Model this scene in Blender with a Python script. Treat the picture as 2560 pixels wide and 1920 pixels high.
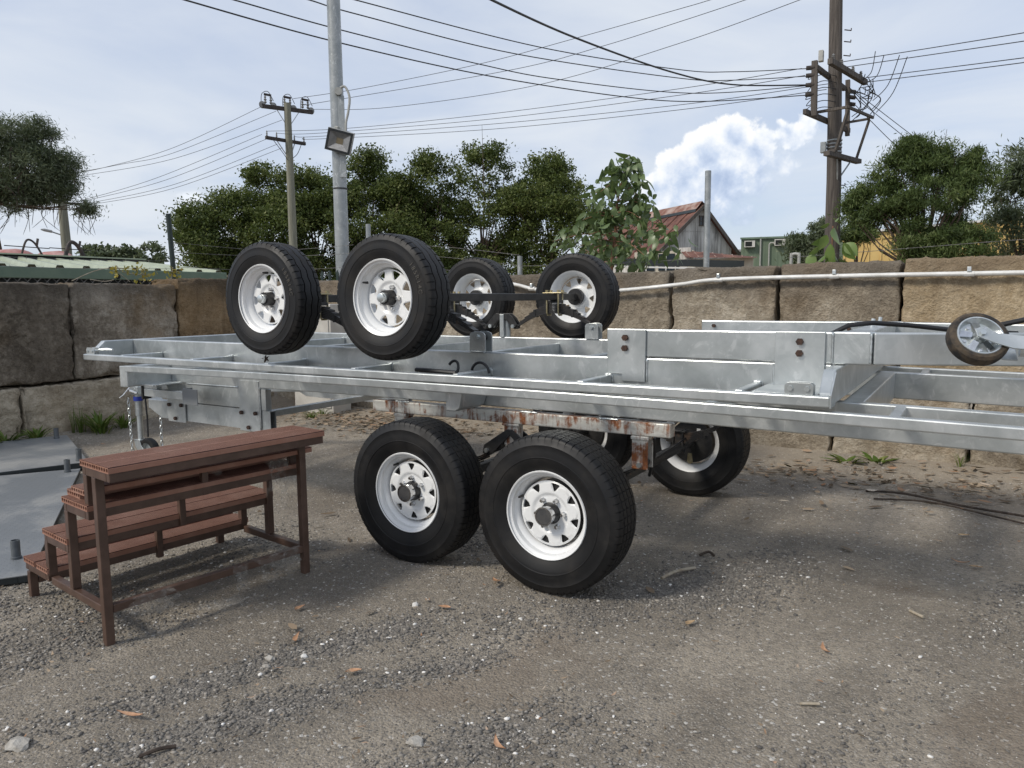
import bpy, bmesh, math, random
import numpy as np
from mathutils import Vector, Matrix, noise as mnoise
random.seed(7); RS = np.random.RandomState(11)
R = math.radians; PI = math.pi
for o in list(bpy.data.objects): bpy.data.objects.remove(o)
scene = bpy.context.scene
COL = scene.collection

# ------------------------------------------------------------------ camera
def cam_matrix(loc, yaw, pitch, roll):
    f = Vector((math.sin(yaw)*math.cos(pitch), math.cos(yaw)*math.cos(pitch), -math.sin(pitch)))
    r = Vector((math.cos(yaw), -math.sin(yaw), 0)); u = r.cross(f)
    r2 = r*math.cos(roll)+u*math.sin(roll); u2 = u*math.cos(roll)-r*math.sin(roll)
    m = Matrix((r2, u2, -f)).transposed().to_4x4(); m.translation = loc
    return m
cd = bpy.data.cameras.new('camera'); cam = bpy.data.objects.new('camera', cd); COL.objects.link(cam)
cam.matrix_world = cam_matrix(Vector((1.6433, -2.9546, 1.3697)), -0.55617, 0.113806, -0.008365)
cd.sensor_width = 36; cd.lens = 36*1862.5/2560; cd.clip_start = 0.05; cd.clip_end = 3000
scene.camera = cam

# ------------------------------------------------------------------ node helpers
def nd(nt, t, ins=None, **props):
    n = nt.nodes.new(t)
    for k, v in props.items(): setattr(n, k, v)
    for k, v in (ins or {}).items():
        s = n.inputs[k]
        if isinstance(v, bpy.types.NodeSocket): nt.links.new(v, s)
        else: s.default_value = v
    return n
def mth(nt, op, a, b=0.0, c=None, clamp=False):
    ins = {0: a, 1: b}
    if c is not None: ins[2] = c
    n = nd(nt, 'ShaderNodeMath', ins, operation=op); n.use_clamp = clamp
    return n.outputs[0]
def vmth(nt, op, a, b):
    n = nd(nt, 'ShaderNodeVectorMath', {0: a, 1: b}, operation=op)
    return n.outputs['Value'] if op in ('DOT_PRODUCT', 'LENGTH', 'DISTANCE') else n.outputs[0]
def noi(nt, vec, scale, detail=4, rough=.55, dist=0.0):
    return nd(nt, 'ShaderNodeTexNoise', {'Vector': vec, 'Scale': scale, 'Detail': detail, 'Roughness': rough, 'Distortion': dist}).outputs['Fac']
def rmp(nt, fac, stops, mode='LINEAR'):
    n = nd(nt, 'ShaderNodeValToRGB', {0: fac}); cr = n.color_ramp; cr.interpolation = mode
    while len(cr.elements) < len(stops): cr.elements.new(.5)
    for e, (p, c) in zip(cr.elements, stops):
        e.position = p; e.color = (c, c, c, 1) if isinstance(c, (int, float)) else (*c[:3], 1)
    return n.outputs[0]
def step(nt, fac, lo, hi):
    n = nd(nt, 'ShaderNodeMapRange', {0: fac, 1: lo, 2: hi, 3: 0.0, 4: 1.0}); n.interpolation_type = 'SMOOTHSTEP'
    return n.outputs[0]
def mixc(nt, fac, a, b, blend='MIX'):
    n = nd(nt, 'ShaderNodeMix', data_type='RGBA', blend_type=blend)
    for i, v in ((0, fac), (6, a), (7, b)):
        s = n.inputs[i]
        if isinstance(v, bpy.types.NodeSocket): nt.links.new(v, s)
        elif i == 0: s.default_value = v
        else: s.default_value = (*v[:3], 1)
    return n.outputs[2]

# ------------------------------------------------------------------ sky, sun, exposure
SUN = Vector((-.55, -1.0, 1.0)).normalized()
world = bpy.data.worlds.new('World'); scene.world = world; world.use_nodes = True
nt = world.node_tree; nt.nodes.clear()
out = nd(nt, 'ShaderNodeOutputWorld')
sky = nd(nt, 'ShaderNodeTexSky', sky_type='NISHITA')
sky.sun_disc = False; sky.sun_elevation = math.asin(SUN.z); sky.sun_rotation = math.atan2(SUN.x, SUN.y)
sky.air_density = 1.0; sky.dust_density = 1.2; sky.ozone_density = 1.0
bg = nd(nt, 'ShaderNodeBackground', {'Color': sky.outputs[0], 'Strength': .085})
D = nd(nt, 'ShaderNodeTexCoord').outputs['Generated']
D = nd(nt, 'ShaderNodeVectorMath', {0: D}, operation='NORMALIZE').outputs[0]
sep = nd(nt, 'ShaderNodeSeparateXYZ', {0: D}); dz = sep.outputs['Z']
# high thin cloud sheet, laid out on a flat layer overhead
inv = mth(nt, 'DIVIDE', 1.0, mth(nt, 'ADD', mth(nt, 'MAXIMUM', dz, 0.0), .12))
flat = nd(nt, 'ShaderNodeVectorMath', {0: D, 3: inv}, operation='SCALE').outputs[0]
n1 = noi(nt, flat, 1.1, 6, .55, .6); n2 = noi(nt, flat, .45, 3, .5, .3)
veil = step(nt, mth(nt, 'ADD', mth(nt, 'MULTIPLY', n1, .45), mth(nt, 'MULTIPLY', n2, .75)), .38, .80)
veil = mth(nt, 'ADD', .64, mth(nt, 'MULTIPLY', veil, .34))
vcol = mixc(nt, step(nt, mth(nt, 'ADD', mth(nt, 'MULTIPLY', n1, .5), mth(nt, 'MULTIPLY', n2, .5)), .36, .64), (.53, .595, .735), (.675, .72, .785))
bgv = nd(nt, 'ShaderNodeBackground', {'Color': vcol, 'Strength': .655})
m1 = nd(nt, 'ShaderNodeMixShader', {0: veil, 1: bg.outputs[0], 2: bgv.outputs[0]})
# one towering cumulus low over the roofs, and a small puff, as fields on the sky sphere
cn = Vector((-.2805, .9448, .1691)).normalized(); ct = Vector((cn.y, -cn.x, 0)).normalized()
dn = mth(nt, 'MAXIMUM', vmth(nt, 'DOT_PRODUCT', D, tuple(cn)), .05)
ca = mth(nt, 'DIVIDE', vmth(nt, 'DOT_PRODUCT', D, tuple(ct)), dn)
cb = mth(nt, 'SUBTRACT', mth(nt, 'DIVIDE', dz, dn), cn.z)
P = nd(nt, 'ShaderNodeCombineXYZ', {0: ca, 1: cb, 2: 0.0}).outputs[0]
def fbm(p, s, d=7): return noi(nt, p, s, d, .58, .15)
warp = nd(nt, 'ShaderNodeTexNoise', {'Vector': P, 'Scale': 26.0, 'Detail': 4.0, 'Roughness': .55}).outputs['Color']
wv = nd(nt, 'ShaderNodeVectorMath', {0: warp, 1: (.5, .5, .5)}, operation='SUBTRACT').outputs[0]
wv = nd(nt, 'ShaderNodeVectorMath', {0: wv, 3: .030}, operation='SCALE').outputs[0]
PW = vmth(nt, 'ADD', P, wv)
def lobes(ls):
    acc = None
    for (px, py, r, k) in ls:
        c = ((px-1800)/1900., (400-py)/1900., 0)
        v = mth(nt, 'MULTIPLY', mth(nt, 'SUBTRACT', 1.0, mth(nt, 'DIVIDE', vmth(nt, 'DISTANCE', PW, c), r/1900.)), k)
        acc = v if acc is None else mth(nt, 'MAXIMUM', acc, v)
    return acc
upper = lobes([(1832, 350, 62, 1), (1775, 385, 75, 1), (1715, 432, 78, 1), (1655, 465, 58, .9), (1880, 385, 62, .9), (1950, 355, 42, .7), (1800, 440, 80, 1), (1990, 335, 34, .45)])
lower = lobes([(1880, 440, 60, .8), (1830, 480, 62, .75), (1790, 515, 58, .6), (1930, 415, 45, .6), (1850, 520, 46, .5)])
f1 = fbm(P, 34.0)
dU = mth(nt, 'ADD', upper, mth(nt, 'MULTIPLY', mth(nt, 'SUBTRACT', f1, .5), 1.05))
dL = mth(nt, 'ADD', lower, mth(nt, 'MULTIPLY', mth(nt, 'SUBTRACT', f1, .5), 1.35))
mU = step(nt, dU, .04, .26); mL = mth(nt, 'MULTIPLY', step(nt, dL, .04, .50), .72)
mask = mth(nt, 'MAXIMUM', mU, mL)
fs = fbm(vmth(nt, 'ADD', P, (-.006, .010, 0)), 34.0)
lit = mth(nt, 'ADD', mth(nt, 'MULTIPLY', mth(nt, 'SUBTRACT', f1, fs), 1.5), mth(nt, 'MULTIPLY', mth(nt, 'SUBTRACT', 1.0, step(nt, dU, .3, 1.05)), .55))
lit = mth(nt, 'ADD', lit, mth(nt, 'ADD', .14, mth(nt, 'MULTIPLY', mth(nt, 'ADD', cb, mth(nt, 'MULTIPLY', ca, -.35)), 7.0)))
ccol = rmp(nt, lit, [(.0, (.265, .325, .44)), (.35, (.37, .425, .52)), (.68, (.52, .545, .58)), (1.0, (.62, .62, .62))])
bgc = nd(nt, 'ShaderNodeBackground', {'Color': ccol, 'Strength': 1.0})
m2 = nd(nt, 'ShaderNodeMixShader', {0: mask, 1: m1.outputs[0], 2: bgc.outputs[0]})
pn = Vector((-.8087, .5755, .1213)).normalized()
pd = vmth(nt, 'DISTANCE', vmth(nt, 'MULTIPLY', vmth(nt, 'SUBTRACT', D, tuple(pn)), (1, 1, 1.7)), (0, 0, 0))
pm = step(nt, mth(nt, 'ADD', mth(nt, 'SUBTRACT', 1.0, mth(nt, 'DIVIDE', pd, .022)), mth(nt, 'MULTIPLY', mth(nt, 'SUBTRACT', noi(nt, D, 60.0, 5), .5), 1.4)), .1, .7)
bgp = nd(nt, 'ShaderNodeBackground', {'Color': (.56, .59, .63, 1), 'Strength': .95})
m3 = nd(nt, 'ShaderNodeMixShader', {0: mth(nt, 'MULTIPLY', pm, .8), 1: m2.outputs[0], 2: bgp.outputs[0]})
nt.links.new(m3.outputs[0], out.inputs[0])

sl = bpy.data.lights.new('sun', 'SUN'); sl.energy = 1.45; sl.angle = R(11); sl.color = (1, .93, .82)
so = bpy.data.objects.new('sun', sl); COL.objects.link(so); so.rotation_euler = (-SUN).to_track_quat('-Z', 'Y').to_euler(); so.location = SUN*40
vs = scene.view_settings; vs.view_transform = 'Standard'; vs.look = 'None'; vs.exposure = 0.80; vs.gamma = 1.0; vs.use_curve_mapping = False
scene.render.engine = 'CYCLES'
scene.render.resolution_x = 1024; scene.render.resolution_y = 768
scene.cycles.transparent_max_bounces = 16

# ------------------------------------------------------------------ materials
def mk(name):
    m = bpy.data.materials.new(name); m.use_nodes = True
    t = m.node_tree; return m, t, t.nodes['Principled BSDF']
def setp(t, b, **kw):
    for k, v in kw.items():
        k = {'color': 'Base Color', 'rough': 'Roughness', 'metal': 'Metallic', 'spec': 'Specular IOR Level', 'normal': 'Normal', 'alpha': 'Alpha'}[k]
        s = b.inputs[k]
        if isinstance(v, bpy.types.NodeSocket): t.links.new(v, s)
        elif k == 'Base Color': s.default_value = (*v[:3], 1)
        else: s.default_value = v
def pos(t): return nd(t, 'ShaderNodeNewGeometry').outputs['Position']
def bump(t, h, strength=.5, dist=.01):
    return nd(t, 'ShaderNodeBump', {'Height': h, 'Strength': strength, 'Distance': dist}).outputs[0]
def scl(t, v, s): return vmth(t, 'MULTIPLY', v, s)
MAT = {}
def simple(name, c1, c2=None, scale=8., rough=.6, metal=0., bs=0., bscale=60., bdist=.004, spec=.5, lo=.35, hi=.65):
    m, t, b = mk(name); p = pos(t); c2 = c2 or c1
    f = step(t, noi(t, p, scale, 6, .6), lo, hi)
    setp(t, b, color=mixc(t, f, c1, c2), rough=mth(t, 'ADD', rough-.06, mth(t, 'MULTIPLY', noi(t, p, scale*2.3, 3), .12)), metal=metal, spec=spec)
    if bs: setp(t, b, normal=bump(t, noi(t, p, bscale, 5, .6), bs, bdist))
    MAT[name] = m; return m

# hot-dip galvanised steel
def galv(name, dark=1.0, metal=.72):
    m, t, b = mk(name); p = pos(t)
    big = noi(t, p, 2.4, 3, .5, .9); med = noi(t, p, 6., 4, .55, .8)
    spang = nd(t, 'ShaderNodeTexVoronoi', {'Vector': p, 'Scale': 38.0}).outputs['Color']
    sg = nd(t, 'ShaderNodeSeparateColor', {0: spang}).outputs[0]
    v = mth(t, 'ADD', mth(t, 'MULTIPLY', big, .55), mth(t, 'ADD', mth(t, 'MULTIPLY', med, .42), mth(t, 'MULTIPLY', sg, .05)))
    col = rmp(t, v, [(.30, tuple(x*dark for x in (.34, .366, .370))), (.50, tuple(x*dark for x in (.47, .498, .500))), (.68, tuple(x*dark for x in (.63, .65, .65)))])
    streak = step(t, noi(t, scl(t, p, (5., 5., 3.2)), 2.0, 6, .62, 2.2), .55, .68)
    col = mixc(t, mth(t, 'MULTIPLY', streak, .32), col, (.82, .83, .83))
    scuff = step(t, noi(t, p, 11., 7, .70, 2.5), .66, .72)
    col = mixc(t, mth(t, 'MULTIPLY', scuff, .3), col, (.88, .89, .89))
    dirt = step(t, noi(t, p, 4.5, 6, .7), .60, .78)
    col = mixc(t, mth(t, 'MULTIPLY', dirt, .25), col, (.26, .25, .235))
    setp(t, b, color=col, metal=metal, rough=mth(t, 'ADD', .20, mth(t, 'MULTIPLY', big, .30)))
    setp(t, b, normal=bump(t, mth(t, 'ADD', mth(t, 'MULTIPLY', noi(t, p, 30., 4), .6), mth(t, 'MULTIPLY', noi(t, p, 5., 3), 1.5)), .06, .006))
    MAT[name] = m; return m
galv('galvanised'); galv('galvanised_pole', .62, .35); galv('zinc_bright', 1.25, .85)

m, t, b = mk('rusty_steel'); p = pos(t)
base = rmp(t, noi(t, scl(t, p, (6, 6, 22)), 1.5, 5, .6), [(.3, (.42, .415, .385)), (.7, (.66, .65, .60))])
strk = noi(t, scl(t, p, (30, 30, 3.5)), 1.0, 6, .65, .8)
pat = noi(t, p, 7.5, 6, .68, .6)
rust = step(t, mth(t, 'ADD', mth(t, 'MULTIPLY', strk, .45), mth(t, 'MULTIPLY', pat, .75)), .56, .71)
rc = rmp(t, noi(t, p, 40., 5, .7), [(.3, (.075, .022, .010)), (.6, (.22, .075, .022)), (.8, (.33, .15, .06))])
setp(t, b, color=mixc(t, rust, base, rc), metal=mth(t, 'MULTIPLY', mth(t, 'SUBTRACT', 1.0, rust), .35), rough=mth(t, 'ADD', .45, mth(t, 'MULTIPLY', rust, .4)), normal=bump(t, noi(t, p, 55., 5, .65), .25, .003))
MAT['rusty_steel'] = m

m, t, b = mk('tyre_rubber'); p = pos(t)
dust = step(t, noi(t, p, 6., 6, .65), .42, .78)
fine = noi(t, p, 220., 3, .6)
col = mixc(t, mth(t, 'MULTIPLY', dust, .7), (.0070, .0072, .0080), (.027, .024, .021))
setp(t, b, color=col, rough=mth(t, 'ADD', .50, mth(t, 'MULTIPLY', dust, .28)), spec=.35, normal=bump(t, fine, .12, .001))
MAT['tyre_rubber'] = m
simple('old_rubber', (.013, .013, .013), (.075, .055, .035), 24., .8)

m, t, b = mk('rim_white'); p = pos(t)
g = step(t, noi(t, p, 9., 7, .7, .5), .56, .74); g2 = step(t, noi(t, p, 60., 5, .75), .66, .72)
col = mixc(t, mth(t, 'MULTIPLY', g, .30), (.77, .78, .78), (.50, .47, .42)); col = mixc(t, mth(t, 'MULTIPLY', g2, .5), col, (.30, .22, .15))
setp(t, b, color=col, rough=mth(t, 'ADD', .28, mth(t, 'MULTIPLY', g, .3))); MAT['rim_white'] = m

simple('black_steel', (.010, .010, .011), (.028, .027, .026), 18., .45, .0, .12, 90., .002)
simple('hub_dark', (.022, .022, .024), (.045, .044, .043), 30., .42, .3)
simple('chrome', (.72, .72, .72), (.55, .55, .55), 40., .16, 1.0)
simple('cap_plastic', (.05, .05, .052), (.075, .072, .07), 30., .5)
simple('brass_zinc', (.36, .30, .17), (.50, .44, .28), 40., .4, .7)
simple('rusty_bolt', (.030, .018, .014), (.075, .038, .024), 60., .7, .2)
simple('leaf_spring', (.024, .023, .023), (.095, .062, .042), 11., .48, .1, .2, 60., .003, lo=.55, hi=.72)
simple('black_cable', (.010, .010, .011), None, 30., .45)
simple('blue_plastic', (.015, .035, .28), None, 30., .4)
simple('brown_paint', (.070, .040, .028), (.098, .058, .042), 14., .42, 0., .10, 50., .002)
simple('hole_dark', (.012, .008, .007), None, 30., .9)
m, t, b = mk('composite_board'); p = pos(t)
w1 = noi(t, p, 16., 6, .7); w2 = step(t, noi(t, p, 5., 5, .65), .42, .70)
col = mixc(t, w1, (.215, .098, .064), (.33, .168, .115)); col = mixc(t, mth(t, 'MULTIPLY', w2, .5), col, (.41, .25, .19))
setp(t, b, color=col, rough=.72, normal=bump(t, noi(t, p, 160., 4), .25, .001)); MAT['composite_board'] = m
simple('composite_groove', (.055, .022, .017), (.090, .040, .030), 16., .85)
m, t, b = mk('plastic_wrap'); p = pos(t)
lw = nd(t, 'ShaderNodeLayerWeight', {'Blend': .35}).outputs['Facing']
cr_ = step(t, noi(t, p, 45., 5, .7, 1.2), .45, .75)
setp(t, b, color=(.62, .60, .55), rough=.22, alpha=mth(t, 'ADD', .05, mth(t, 'ADD', mth(t, 'MULTIPLY', lw, .16), mth(t, 'MULTIPLY', cr_, .24))), normal=bump(t, noi(t, p, 45., 5, .7, 1.2), .5, .006)); MAT['plastic_wrap'] = m

# painted steel plate with raised chequer pattern
m, t, b = mk('chequer_plate'); p = pos(t)
w = nd(t, 'ShaderNodeTexWave', {'Vector': nd(t, 'ShaderNodeVectorRotate', {'Vector': p, 'Angle': .78}, rotation_type='Z_AXIS').outputs[0], 'Scale': 8.0, 'Distortion': 0.0}, wave_type='BANDS', bands_direction='X').outputs['Fac']
w_ = nd(t, 'ShaderNodeTexWave', {'Vector': nd(t, 'ShaderNodeVectorRotate', {'Vector': p, 'Angle': .78}, rotation_type='Z_AXIS').outputs[0], 'Scale': 8.0, 'Distortion': 0.0}, wave_type='BANDS', bands_direction='Y').outputs['Fac']
ch = mth(t, 'MULTIPLY', step(t, w, .72, .86), step(t, w_, .45, .7))
d1 = step(t, noi(t, p, 1.9, 6, .65), .42, .68)
col = mixc(t, d1, (.175, .188, .20), (.26, .26, .25)); col = mixc(t, step(t, noi(t, p, 90., 3), .72, .76), col, (.5, .5, .48))
setp(t, b, color=col, rough=mth(t, 'ADD', .34, mth(t, 'MULTIPLY', d1, .3)), normal=bump(t, mth(t, 'ADD', ch, mth(t, 'MULTIPLY', noi(t, p, 120., 3), .1)), .5, .004)); MAT['chequer_plate'] = m
simple('stub_paint', (.085, .095, .105), (.12, .13, .135), 20., .5)

# weathered concrete blocks; each block takes its own tint
def concrete(name, stops, moss, algae):
    m, t, b = mk(name); p = pos(t)
    rnd = nd(t, 'ShaderNodeObjectInfo').outputs['Random']
    a = noi(t, p, 2.4, 7, .70, .6); f = noi(t, p, 22., 8, .74); vv = nd(t, 'ShaderNodeTexVoronoi', {'Vector': p, 'Scale': 48.0, 'Randomness': 1.0}).outputs['Distance']
    v = mth(t, 'ADD', mth(t, 'MULTIPLY', a, .56), mth(t, 'ADD', mth(t, 'MULTIPLY', f, .46), mth(t, 'MULTIPLY', mth(t, 'SUBTRACT', rnd, .5), .14)))
    col = rmp(t, v, stops)
    strk = step(t, noi(t, scl(t, p, (5, 5, .7)), 1.2, 6, .62, .4), .46, .70)
    col = mixc(t, mth(t, 'MULTIPLY', strk, .55), col, moss)
    zz = nd(t, 'ShaderNodeSeparateXYZ', {0: p}).outputs['Z']
    alg = step(t, mth(t, 'ADD', zz, mth(t, 'MULTIPLY', noi(t, scl(t, p, (3, 3, 1.2)), 1.0, 6, .62), .75)), 1.62, 2.02)
    col = mixc(t, mth(t, 'MULTIPLY', alg, .78), col, algae)
    warm = step(t, noi(t, p, 1.1, 4, .6), .50, .68)
    col = mixc(t, mth(t, 'MULTIPLY', warm, mth(t, 'ADD', .10, mth(t, 'MULTIPLY', rnd, .45))), col, (.275, .18, .088))
    pit = step(t, f, .66, .74); col = mixc(t, mth(t, 'MULTIPLY', pit, .5), col, (.045, .036, .028))
    grit = step(t, noi(t, p, 110., 3, .6), .66, .72); col = mixc(t, mth(t, 'MULTIPLY', grit, .4), col, (.50, .46, .40))
    h = mth(t, 'ADD', mth(t, 'MULTIPLY', f, 1.2), mth(t, 'ADD', mth(t, 'MULTIPLY', vv, .3), mth(t, 'MULTIPLY', noi(t, p, 120., 4, .7), .35)))
    setp(t, b, color=col, rough=.93, spec=.2, normal=bump(t, h, .85, .028)); MAT[name] = m
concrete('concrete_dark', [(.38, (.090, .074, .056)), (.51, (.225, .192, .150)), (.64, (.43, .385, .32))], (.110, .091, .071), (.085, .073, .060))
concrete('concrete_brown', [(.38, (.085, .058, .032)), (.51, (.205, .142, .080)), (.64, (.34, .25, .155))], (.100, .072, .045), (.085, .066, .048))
concrete('concrete_pale', [(.36, (.27, .225, .165)), (.51, (.50, .435, .335)), (.66, (.70, .635, .52))], (.34, .29, .225), (.2, .17, .13))
concrete('concrete_gold', [(.36, (.200, .145, .085)), (.51, (.42, .325, .205)), (.66, (.62, .51, .355))], (.27, .205, .130), (.20, .15, .10))
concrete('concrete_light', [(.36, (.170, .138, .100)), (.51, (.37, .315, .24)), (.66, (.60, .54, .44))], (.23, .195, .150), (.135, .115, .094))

# yard ground
m, t, b = mk('yard_ground'); p = pos(t)
a = noi(t, p, 1.3, 7, .62, .7); a2 = noi(t, scl(t, p, (1.6, .55, 1)), 1.1, 5, .6, .4); f = noi(t, p, 26., 7, .72)
vor = nd(t, 'ShaderNodeTexVoronoi', {'Vector': p, 'Scale': 95.0}); vd = vor.outputs['Distance']
vc = nd(t, 'ShaderNodeSeparateColor', {0: vor.outputs['Color']})
vor2 = nd(t, 'ShaderNodeTexVoronoi', {'Vector': p, 'Scale': 210.0}); vc2 = nd(t, 'ShaderNodeSeparateColor', {0: vor2.outputs['Color']})
v = mth(t, 'ADD', mth(t, 'MULTIPLY', a, .55), mth(t, 'MULTIPLY', a2, .55))
col = rmp(t, v, [(.38, (.165, .146, .121)), (.52, (.255, .224, .181)), (.66, (.36, .316, .255))])
grv = nd(t, 'ShaderNodeAttribute', attribute_name='gravelly').outputs['Fac']
grv = step(t, mth(t, 'ADD', grv, mth(t, 'MULTIPLY', mth(t, 'SUBTRACT', f, .5), 1.1)), .30, .80)
gcol = rmp(t, vc.outputs[2], [(.0, (.105, .099, .092)), (.45, (.178, .167, .152)), (.8, (.265, .245, .218)), (1., (.38, .355, .32))])
col = mixc(t, mth(t, 'MULTIPLY', grv, .75), col, gcol)
col = mixc(t, mth(t, 'MULTIPLY', step(t, f, .42, .66), .42), col, (.125, .111, .093))
col = mixc(t, mth(t, 'MULTIPLY', step(t, vc.outputs[0], .6, .9), .34), col, (.115, .112, .108))
col = mixc(t, mth(t, 'MULTIPLY', step(t, vc2.outputs[1], .88, .93), .5), col, (.46, .43, .39))
col = mixc(t, mth(t, 'MULTIPLY', step(t, vc.outputs[1], .972, .985), .6), col, (.66, .64, .60))
soil = step(t, noi(t, p, .8, 4, .6, .5), .54, .68); col = mixc(t, mth(t, 'MULTIPLY', soil, .40), col, (.150, .112, .080))
sand = step(t, mth(t, 'ADD', mth(t, 'MULTIPLY', mth(t, 'SUBTRACT', nd(t, 'ShaderNodeSeparateXYZ', {0: p}).outputs['Y'], 2.0), .22), noi(t, p, 1.7, 5, .6)), .62, .92)
col = mixc(t, mth(t, 'MULTIPLY', sand, .6), col, (.36, .305, .235))
h = mth(t, 'ADD', mth(t, 'MULTIPLY', f, .8), mth(t, 'ADD', mth(t, 'MULTIPLY', vd, -.55), mth(t, 'MULTIPLY', noi(t, p, 130., 5, .7), .5)))
setp(t, b, color=col, rough=.95, spec=.15, normal=bump(t, h, .85, .012)); MAT['yard_ground'] = m

def attr_mat(name, stops, rough=.85, transl=0., spec=.2, bmp=0.):
    m, t, b = mk(name); a = nd(t, 'ShaderNodeAttribute', attribute_name='shade').outputs['Fac']
    col = rmp(t, a, stops); setp(t, b, color=col, rough=rough, spec=spec)
    if bmp: setp(t, b, normal=bump(t, noi(t, pos(t), 160., 4, .7), bmp, .003))
    if transl:
        tr = nd(t, 'ShaderNodeBsdfTranslucent', {0: mixc(t, .5, col, (.16, .22, .03))}); mx = nd(t, 'ShaderNodeMixShader', {0: transl, 1: b.outputs[0], 2: tr.outputs[0]})
        t.links.new(mx.outputs[0], t.nodes['Material Output'].inputs[0])
    MAT[name] = m; return m
attr_mat('gravel', [(0, (.100, .094, .088)), (.40, (.180, .168, .151)), (.72, (.30, .273, .237)), (.90, (.40, .367, .32)), (.955, (.60, .58, .54)), (1, (.74, .72, .68))], .9, bmp=.4)
attr_mat('dry_leaves', [(0, (.090, .066, .046)), (.45, (.22, .165, .115)), (.80, (.36, .285, .205)), (.93, (.33, .175, .095)), (1, (.56, .49, .40))], .75, .1)
attr_mat('foliage_dark', [(0, (.034, .052, .014)), (.5, (.076, .104, .026)), (.85, (.132, .158, .045)), (1, (.190, .205, .080))], .62, .22, .3)
attr_mat('foliage_grey', [(0, (.045, .062, .032)), (.5, (.095, .120, .068)), (.85, (.155, .182, .112)), (1, (.22, .24, .17))], .6, .2, .3)
attr_mat('foliage_fresh', [(0, (.030, .050, .016)), (.5, (.068, .102, .030)), (.85, (.120, .160, .052)), (1, (.185, .215, .09))], .6, .25, .3)
attr_mat('grass', [(0, (.045, .075, .015)), (.6, (.10, .16, .03)), (1, (.22, .24, .08))], .6, .25)
attr_mat('yellow_vine', [(0, (.22, .17, .04)), (.6, (.45, .36, .07)), (1, (.33, .30, .14))], .6, .3)
def leafmat(name, c1, c2, back):
    m, t, b = mk(name); rnd = nd(t, 'ShaderNodeObjectInfo').outputs['Random']; p = pos(t)
    col = mixc(t, rnd, c1, c2); col = mixc(t, mth(t, 'MULTIPLY', step(t, noi(t, p, 30., 4), .5, .8), .35), col, back)
    setp(t, b, color=col, rough=.38, spec=.5)
    tr = nd(t, 'ShaderNodeBsdfTranslucent', {0: mixc(t, .45, col, (.20, .30, .04))}); mx = nd(t, 'ShaderNodeMixShader', {0: .22, 1: b.outputs[0], 2: tr.outputs[0]})
    t.links.new(mx.outputs[0], t.nodes['Material Output'].inputs[0]); MAT[name] = m
leafmat('gum_leaf', (.078, .122, .046), (.185, .245, .110), (.24, .28, .15))
leafmat('broad_leaf', (.070, .125, .030), (.165, .240, .070), (.26, .26, .08))
simple('bark_brown', (.060, .042, .030), (.125, .092, .066), 12., .9, 0., .6, 40., .02)
simple('twig_red', (.19, .085, .050), (.28, .15, .09), 30., .7)
simple('twig_dark', (.030, .022, .017), (.075, .055, .042), 30., .9)
simple('stick_pale', (.30, .25, .18), (.42, .37, .29), 30., .9)
m, t, b = mk('timber_grey'); p = pos(t)
gr = noi(t, scl(t, p, (26, 26, 1.3)), 1.0, 6, .7, .5)
setp(t, b, color=rmp(t, gr, [(.3, (.040, .034, .031)), (.52, (.095, .082, .072)), (.72, (.165, .148, .132))]), rough=.93, normal=bump(t, gr, .7, .02)); MAT['timber_grey'] = m
m, t, b = mk('timber_green'); p = pos(t)
gr = noi(t, scl(t, p, (18, 18, .8)), 1.0, 6, .7, .4)
setp(t, b, color=rmp(t, gr, [(.3, (.120, .118, .090)), (.55, (.205, .205, .160)), (.75, (.29, .285, .235))]), rough=.9, normal=bump(t, gr, .5, .02)); MAT['timber_green'] = m
simple('crossarm_dark', (.030, .026, .024), (.065, .055, .050), 8., .9)
simple('insulator', (.26, .265, .255), (.16, .155, .15), 10., .3)
simple('wire_dark', (.028, .029, .032), None, 10., .6)
simple('wire_grey', (.20, .20, .20), (.12, .11, .10), 30., .6, .5)
simple('post_green', (.012, .024, .022), (.020, .035, .030), 10., .45)
simple('pvc_white', (.72, .72, .70), (.58, .57, .54), 9., .4)
simple('pvc_grey', (.40, .40, .37), (.32, .32, .30), 9., .5)
simple('cream_panel', (.60, .585, .54), (.47, .45, .41), 3., .5)
simple('lamp_grey', (.30, .31, .31), (.38, .385, .38), 20., .4, .3)
simple('lamp_black', (.014, .018, .022), None, 20., .4)
m, t, b = mk('lamp_glass'); setp(t, b, color=(.20, .21, .22), rough=.06, metal=.15); MAT['lamp_glass'] = m
simple('lamp_led', (.16, .13, .08), None, 20., .5)
simple('lamp_reflector', (.22, .22, .22), (.28, .28, .28), 20., .3, .3)
simple('roof_sage', (.30, .335, .245), (.36, .40, .30), 2.5, .45, 0., .06, 9., .01)
simple('fascia_green', (.105, .155, .110), (.135, .185, .130), 3., .45)
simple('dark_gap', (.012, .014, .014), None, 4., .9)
simple('roof_rust', (.090, .036, .026), (.185, .085, .060), 1.4, .85, .05, .2, 6., .03)
simple('roof_rust_pale', (.19, .085, .060), (.36, .27, .23), 1.8, .85, .05)
m, t, b = mk('fibro_weathered'); p = pos(t)
st = noi(t, scl(t, p, (3.2, 3.2, .35)), 1.0, 7, .7, .3)
setp(t, b, color=rmp(t, st, [(.34, (.20, .19, .18)), (.50, (.46, .445, .42)), (.66, (.68, .665, .64))]), rough=.95); MAT['fibro_weathered'] = m
simple('cream_wall', (.46, .42, .34), (.55, .51, .43), 1.2, .85)
simple('window_glass', (.03, .04, .05), None, 4., .12)
simple('green_cladding', (.105, .145, .095), (.125, .168, .112), 1.0, .6)
simple('yellow_cladding', (.48, .33, .115), (.56, .40, .15), .8, .6)
simple('white_trim', (.66, .66, .64), (.58, .58, .56), 2., .6)
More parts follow.
